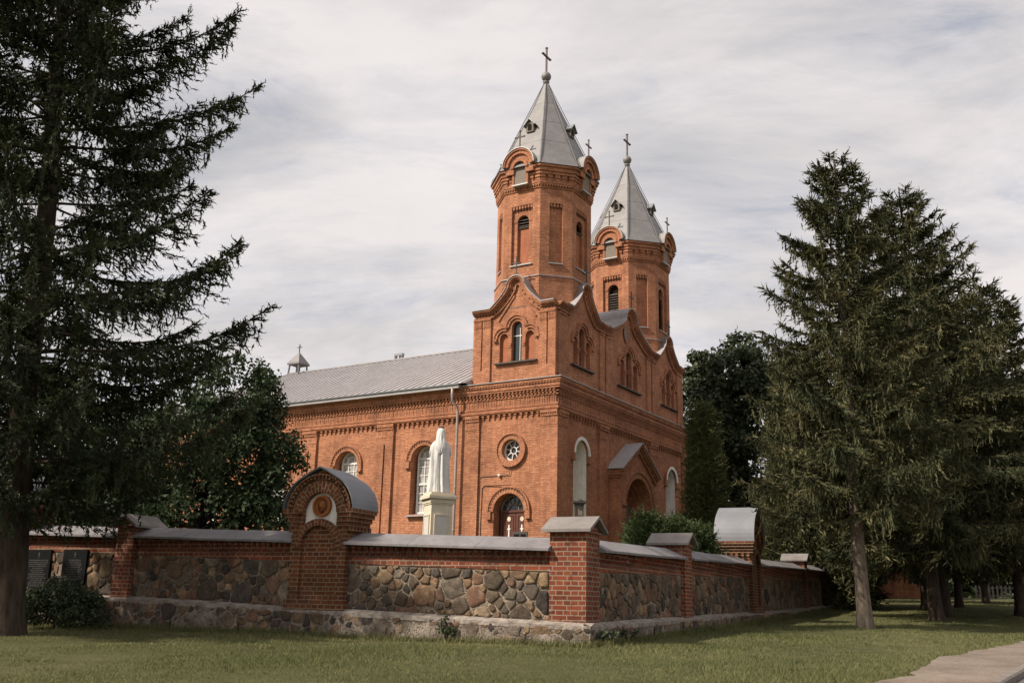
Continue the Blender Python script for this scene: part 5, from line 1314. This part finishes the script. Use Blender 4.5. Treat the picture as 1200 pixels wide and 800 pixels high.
# broad maple right of the church
leafy('maple_tree', 14.3, 63.5, 'large dark maple standing right of the church towers', 'tree',
      [(0, 0, 13.6, 2.8, 2.8, 2.3), (-1.6, 0, 11.6, 2.4, 2.6, 2.4), (1.8, .5, 12.0, 3.2, 3, 2.8), (-1.5, 0, 8.6, 2.4, 2.6, 2.4), (1.4, 0, 8.4, 3.2, 3, 3.0), (-.6, 0, 5.2, 3.0, 3, 2.4), (3.2, .5, 14.6, 1.8, 2, 1.5), (-1.9, 0, 14.3, 1.2, 1.2, 1.1), (.9, 0, 15.9, 1.1, 1.1, .9)], 1000, 48, .32, 'leaves_maple', 33, .32, .62, holes=.10)
def columnar(name, x, y, label, cat, H, prof, n, size, mat, seed, group=None, droop=-.35, clump=.22, trunkr=.12):
    """dense upright conifer (thuja, juniper): overlapping flat sprays all over an uneven skin"""
    rng = np.random.default_rng(seed); zg = float(gz(x, y)); t = thing(name, label, cat, (x, y, zg), 0, group)
    nc = n // 14; u = rng.random(nc); z = H * u; az = rng.uniform(0, 2 * PI, nc); R = prof(u) * (1 + .14 * np.sin(az * 3 + seed + z * .8) + .10 * np.sin(az * 7 + z * 2.1)) * rng.uniform(.72, 1.06, nc)
    c = np.stack([R * np.cos(az), R * np.sin(az), z], -1); out = np.stack([np.cos(az), np.sin(az), np.full(nc, .0)], -1); cd = out + np.array([0, 0, 1.]) * rng.uniform(.2, 1.4, (nc, 1)) + rng.normal(0, .3, (nc, 3))
    P = np.repeat(c, 14, 0) + rng.normal(0, clump, (nc * 14, 3)); D = np.repeat(cd, 14, 0) + rng.normal(0, .5, (nc * 14, 3)); D[:, 2] += droop
    k = P[:, 2] > .05; P = P[k]; D = D[k]
    V, F = sprigs(P, D, rng.uniform(.7, 1.3, len(P)) * size, np.full(len(P), size * .26), needle_template(3), rng)
    tone = np.repeat(np.clip(rng.normal(.5, .2, len(P)), 0, 1), len(F) // len(P)); np_mesh('crown', V, F, mat, t, attrs=[('tone', 'FLOAT', 'FACE', tone)])
    m = MB(); m.tube([(0, 0, -.2), (0, 0, .3), (0, 0, H * .85)], [trunkr * 1.4, trunkr, .02], 8); 
    for i in range(26):
        a = rng.uniform(0, 2 * PI); zz = H * rng.uniform(.08, .75); rr = float(prof(np.array([min(.95, zz / H + .08)]))[0]) * .75; m.tube([(0, 0, zz), (rr * .5 * math.cos(a), rr * .5 * math.sin(a), zz + H * .04), (rr * math.cos(a), rr * math.sin(a), zz + H * .1)], [trunkr * .3, trunkr * .2, .008], 5)
    m.build('trunk', 'bark_limb', t); return t
columnar('thuja_tree', 9.85, 50.2, 'slim column thuja beside the right corner of the church', 'thuja', 9.6, lambda u: 1.15 * np.clip(1 - u, 0, 1) ** .42 * (.75 + .25 * np.sin(PI * np.minimum(u * 1.6, 1))), 17000, .30, 'thuja_green', 41)
columnar('thuja_tree', 12.9, 43.3, 'broad dense thuja rising behind the far arched pier of the shaded wall', 'thuja', 10.6, lambda u: 2.1 * np.clip(1 - u, 0, 1) ** .5, 26000, .34, 'needles', 42)
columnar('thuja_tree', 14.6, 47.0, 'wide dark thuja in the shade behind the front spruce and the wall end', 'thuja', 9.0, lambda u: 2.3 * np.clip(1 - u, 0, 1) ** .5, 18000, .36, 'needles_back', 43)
GS = 'feathery evergreen shrubs before the church front'
bp = lambda r: (lambda u: r * np.clip(1 - u, 0, 1) ** .45 * (.8 + .2 * np.sin(PI * u)))
columnar('evergreen_shrub', 3.75, 27.3, 'feathery green evergreen shrub, the tallest, hiding the church portal', 'shrub', 2.66, bp(.82), 9000, .22, 'juniper_green', 44, GS, -.1, .12, .05)
columnar('evergreen_shrub', 4.5, 27.4, 'feathery evergreen shrub in the middle of the clump above the right wall', 'shrub', 2.52, bp(.8), 9000, .22, 'juniper_green', 45, GS, -.1, .12, .05)
columnar('evergreen_shrub', 5.2, 28.0, 'feathery evergreen shrub under the right white niche', 'shrub', 2.4, bp(.8), 8000, .22, 'juniper_green', 46, GS, -.1, .12, .05)
# shrub in front of the wall on the left
leafy('leafy_shrub', -9.04, 20.85, 'low grey-green shrub in front of the black plaques on the wall', 'shrub',
      [(0, 0, .45, .9, .5, .45), (-.7, 0, .34, .5, .45, .36), (.62, 0, .4, .5, .4, .38), (.1, 0, .68, .5, .35, .28)], 240, 42, .075, 'shrub_leaves', 51, .03, .17, up=.5, rz=wrz + PI / 2)
# weeds at the foot of the wall
def weeds(x, y, w, h, label, seed):
    return leafy('weed_clump', x, y, label, 'weeds', [(0, 0, h * .5, w, .16, h * .6), (w * .5, 0, h * .35, w * .6, .16, h * .4), (-w * .6, 0, h * .3, w * .5, .14, h * .35)], int(50 * w / .3), 22, .06, 'shrub_leaves', seed, .012, .07, 'weeds along the foot of the wall', rz=wrz + PI / 2)
def at_wall(side, s, o): return wxy(-o, s) if side == 'L' else wxy(s, -o)
for side, s, w, h, lb in (('L', 2.4, .14, .42, 'upright dark weed against the plinth, midway along the lit wall panel'), ('L', 3.6, .30, .10, 'low weeds at the plinth right of the arched pier'), ('L', .9, .34, .14, 'low weeds left of the corner pier foot'),
                          ('R', .15, .38, .20, 'dark leafy weeds at the foot of the corner pier'), ('R', 1.3, .45, .18, 'weeds at the foot of the shaded wall beside the corner pier'), ('R', 3.0, .35, .12, 'low weeds midway along the first shaded wall panel'),
                          ('L', 6.9, .3, .12, 'low weeds at the plinth left of the arched pier'), ('L', 8.6, .34, .14, 'weeds at the plinth between the arched pier and the narrow brick pier')):
    x, y = at_wall(side, s, .30); weeds(x, y, w, h, lb, int(s * 37) + 60)

# ------------------------------------------------------------------ grass blades
def grass():
    rng = np.random.default_rng(77); N = 520000; D = 9.0 * (60 / 9.0) ** (rng.random(N) ** 1.7); X = D * rng.uniform(-.60, .60, N); Y = D
    P = np.stack([X, Y], -1) - W0; a = P @ wA; b = P @ wB; ok = ~((a > -.20) & (b > -.20))
    nn = X * pn[0] + Y * pn[1] - .00035 * (X * pd_[0] + Y * pd_[1]) ** 2; ok &= nn < -3.0 + np.abs(rng.normal(0, .09, N)) * (rng.random(N) < .5)
    patch = np.sin(X * .9 + 1.3 * np.sin(Y * .6)) * np.sin(Y * .8 + 1.1 * np.sin(X * .5)); ok &= rng.random(N) < .62 + .38 * patch
    X = X[ok]; Y = Y[ok]; D = D[ok]; n = len(X); Z = gz(X, Y) + bumps(X, Y) - .004; h = rng.uniform(.015, .042, n) * (1 + D / 70) * (1 + .5 * patch[ok]); w = .004 + .00042 * D
    az = rng.uniform(0, 2 * PI, n); t = np.stack([np.cos(az), np.sin(az), 0 * az], -1); ln = rng.normal(0, .6, (n, 2)) * h[:, None]; B = np.stack([X, Y, Z], -1)
    V = np.stack([B - t * w[:, None] / 2, B + t * w[:, None] / 2, B + np.stack([ln[:, 0], ln[:, 1], h], -1)], 1).reshape(-1, 3); F = np.arange(len(V)).reshape(-1, 3)
    M = 26000; sL = rng.uniform(-.3, 16, M // 2); sR = 30 * rng.random(M // 2) ** 1.6 - .2; d = .24 + np.abs(rng.normal(0, .10, M // 2)); d2 = .24 + np.abs(rng.normal(0, .10, M // 2))
    Q = np.concatenate([W0 + wA * sL[:, None] - wB * d[:, None], W0 + wB * sR[:, None] - wA * d2[:, None]])
    tc = np.stack([rng.uniform(-7, 12, 260), rng.uniform(11, 34, 260)], -1); tp = np.repeat(tc, 34, 0) + rng.normal(0, .07, (260 * 34, 2)); aa = (tp - W0) @ wA; bb = (tp - W0) @ wB
    nn2 = tp[:, 0] * pn[0] + tp[:, 1] * pn[1]; tp = tp[~((aa > -.25) & (bb > -.25)) & (nn2 < -2.95)]; big = np.concatenate([Q, tp])
    m = len(big); h = np.concatenate([rng.uniform(.04, .17, len(Q)) * rng.uniform(.4, 1.1, len(Q)), rng.uniform(.03, .085, len(tp))]); Zb = gz(big[:, 0], big[:, 1]) + bumps(big[:, 0], big[:, 1]) - .004; az = rng.uniform(0, 2 * PI, m); t = np.stack([np.cos(az), np.sin(az), 0 * az], -1); ln = rng.normal(0, .45, (m, 2)) * h[:, None]; B = np.column_stack([big, Zb]); w = .007 + .0004 * np.hypot(big[:, 0], big[:, 1])
    V = np.vstack([V, np.stack([B - t * w[:, None] / 2, B + t * w[:, None] / 2, B + np.stack([ln[:, 0], ln[:, 1], h], -1)], 1).reshape(-1, 3)]); F = np.arange(len(V)).reshape(-1, 3); n += m
    tag(np_mesh('grass', V, F, 'grass_blade', attrs=[('tone', 'FLOAT', 'FACE', np.clip(rng.normal(.5, .22, n), 0, 1))]), 'short green lawn grass with dry patches in front of the wall', 'grass', kind='stuff')
grass()

# ------------------------------------------------------------------ far things on the right
def back_building():
    x, y = 27.2, 64.0; zg = float(gz(x, y)); t = thing('brick_building', 'small red brick outbuilding glimpsed between the spruce trunks on the right', 'building', (x, y, zg), math.radians(62)); fr = lambda s, z, o: Vector((-o, s, z)); m = MB(); hs = [arch(1.4, .45, .9, 2.3), arch(3.6, .45, .9, 2.3)]
    m.poly(fr, [(0, -.5), (5, -.5), (5, 3.6), (0, 3.6)], 0, 0, hs)
    for h in hs: m.walls(fr, h, -.25, 0)
    m.box(fr, 0, .6, -.5, 3.6, 0, .1); m.box(fr, 2.2, 2.8, -.5, 3.6, 0, .1); m.box(fr, 4.4, 5, -.5, 3.6, 0, .1); m.box(fr, 0, 5, 3.4, 3.7, 0, .2)
    m.face([Vector((0, 0, -.5)), Vector((4, 0, -.5)), Vector((4, 0, 3.6)), Vector((0, 0, 3.6))]); m.face([Vector((0, 5, -.5)), Vector((4, 5, -.5)), Vector((4, 5, 3.6)), Vector((0, 5, 3.6))]); m.face([Vector((4, 0, -.5)), Vector((4, 5, -.5)), Vector((4, 5, 3.6)), Vector((4, 0, 3.6))])
    m.build('wall', 'church_brick', t)
    for h in hs: g = MB(); g.poly(fr, h, -.24); g.build('window', 'glass', t)
    r = MB()
    for sg, e in ((-1, -.4), (1, 4.4)):
        A = [Vector((e, -.3, 3.65)), Vector((e, 5.3, 3.65)), Vector((2, 5.3, 5.4)), Vector((2, -.3, 5.4))]; r.face(A); r.face([v + Vector((0, 0, -.06)) for v in A])
    r.face([Vector((0, 0, 3.6)), Vector((4, 0, 3.6)), Vector((2, 0, 5.35))]); r.build('roof', 'roof_metal', t)
back_building()
def far_fence():
    x, y = 33.0, 72.0; t = thing('picket_fence', 'low picket fence far behind the right-hand trunks', 'fence', (x, y, float(gz(x, y)) - .1)); m = MB(); B = lambda s, z, o: Vector((s, o, z)); q = 0.
    while q < 16: m.box(B, q, q + .10, 0, 1.05, -.02, .02); q += .30
    m.build('picket', 'fence_wood', t); m = MB()
    for z in (.3, .85): m.box(B, 0, 16, z, z + .09, .02, .06)
    m.build('rail', 'fence_wood', t)
far_fence()
def far_wood():
    """belt of woodland closing the view behind the churchyard and the right lawn"""
    rng = np.random.default_rng(91); cents = []
    for k in range(190):
        az = math.radians(rng.uniform(-52, 62) if k < 120 else rng.uniform(12, 44)); d = rng.uniform(100, 135); x, y = d * math.sin(az), d * math.cos(az); H = rng.uniform(6.5, 10); zg = float(gz(x, y))
        m = 34; u = rng.random(m); cents.append(np.stack([x + rng.normal(0, 2.0, m), y + rng.normal(0, 2.0, m), zg + .1 + H * u], -1))
    c = np.concatenate(cents); V, F, tone = leaf_cards(c, np.full(len(c), 1.3), 24, .8, rng); tag(np_mesh('far_wood', V, F, 'leaves_maple', attrs=[('tone', 'FLOAT', 'FACE', tone)]), 'dark belt of woodland on the horizon behind the churchyard', 'woodland', kind='stuff')
far_wood()
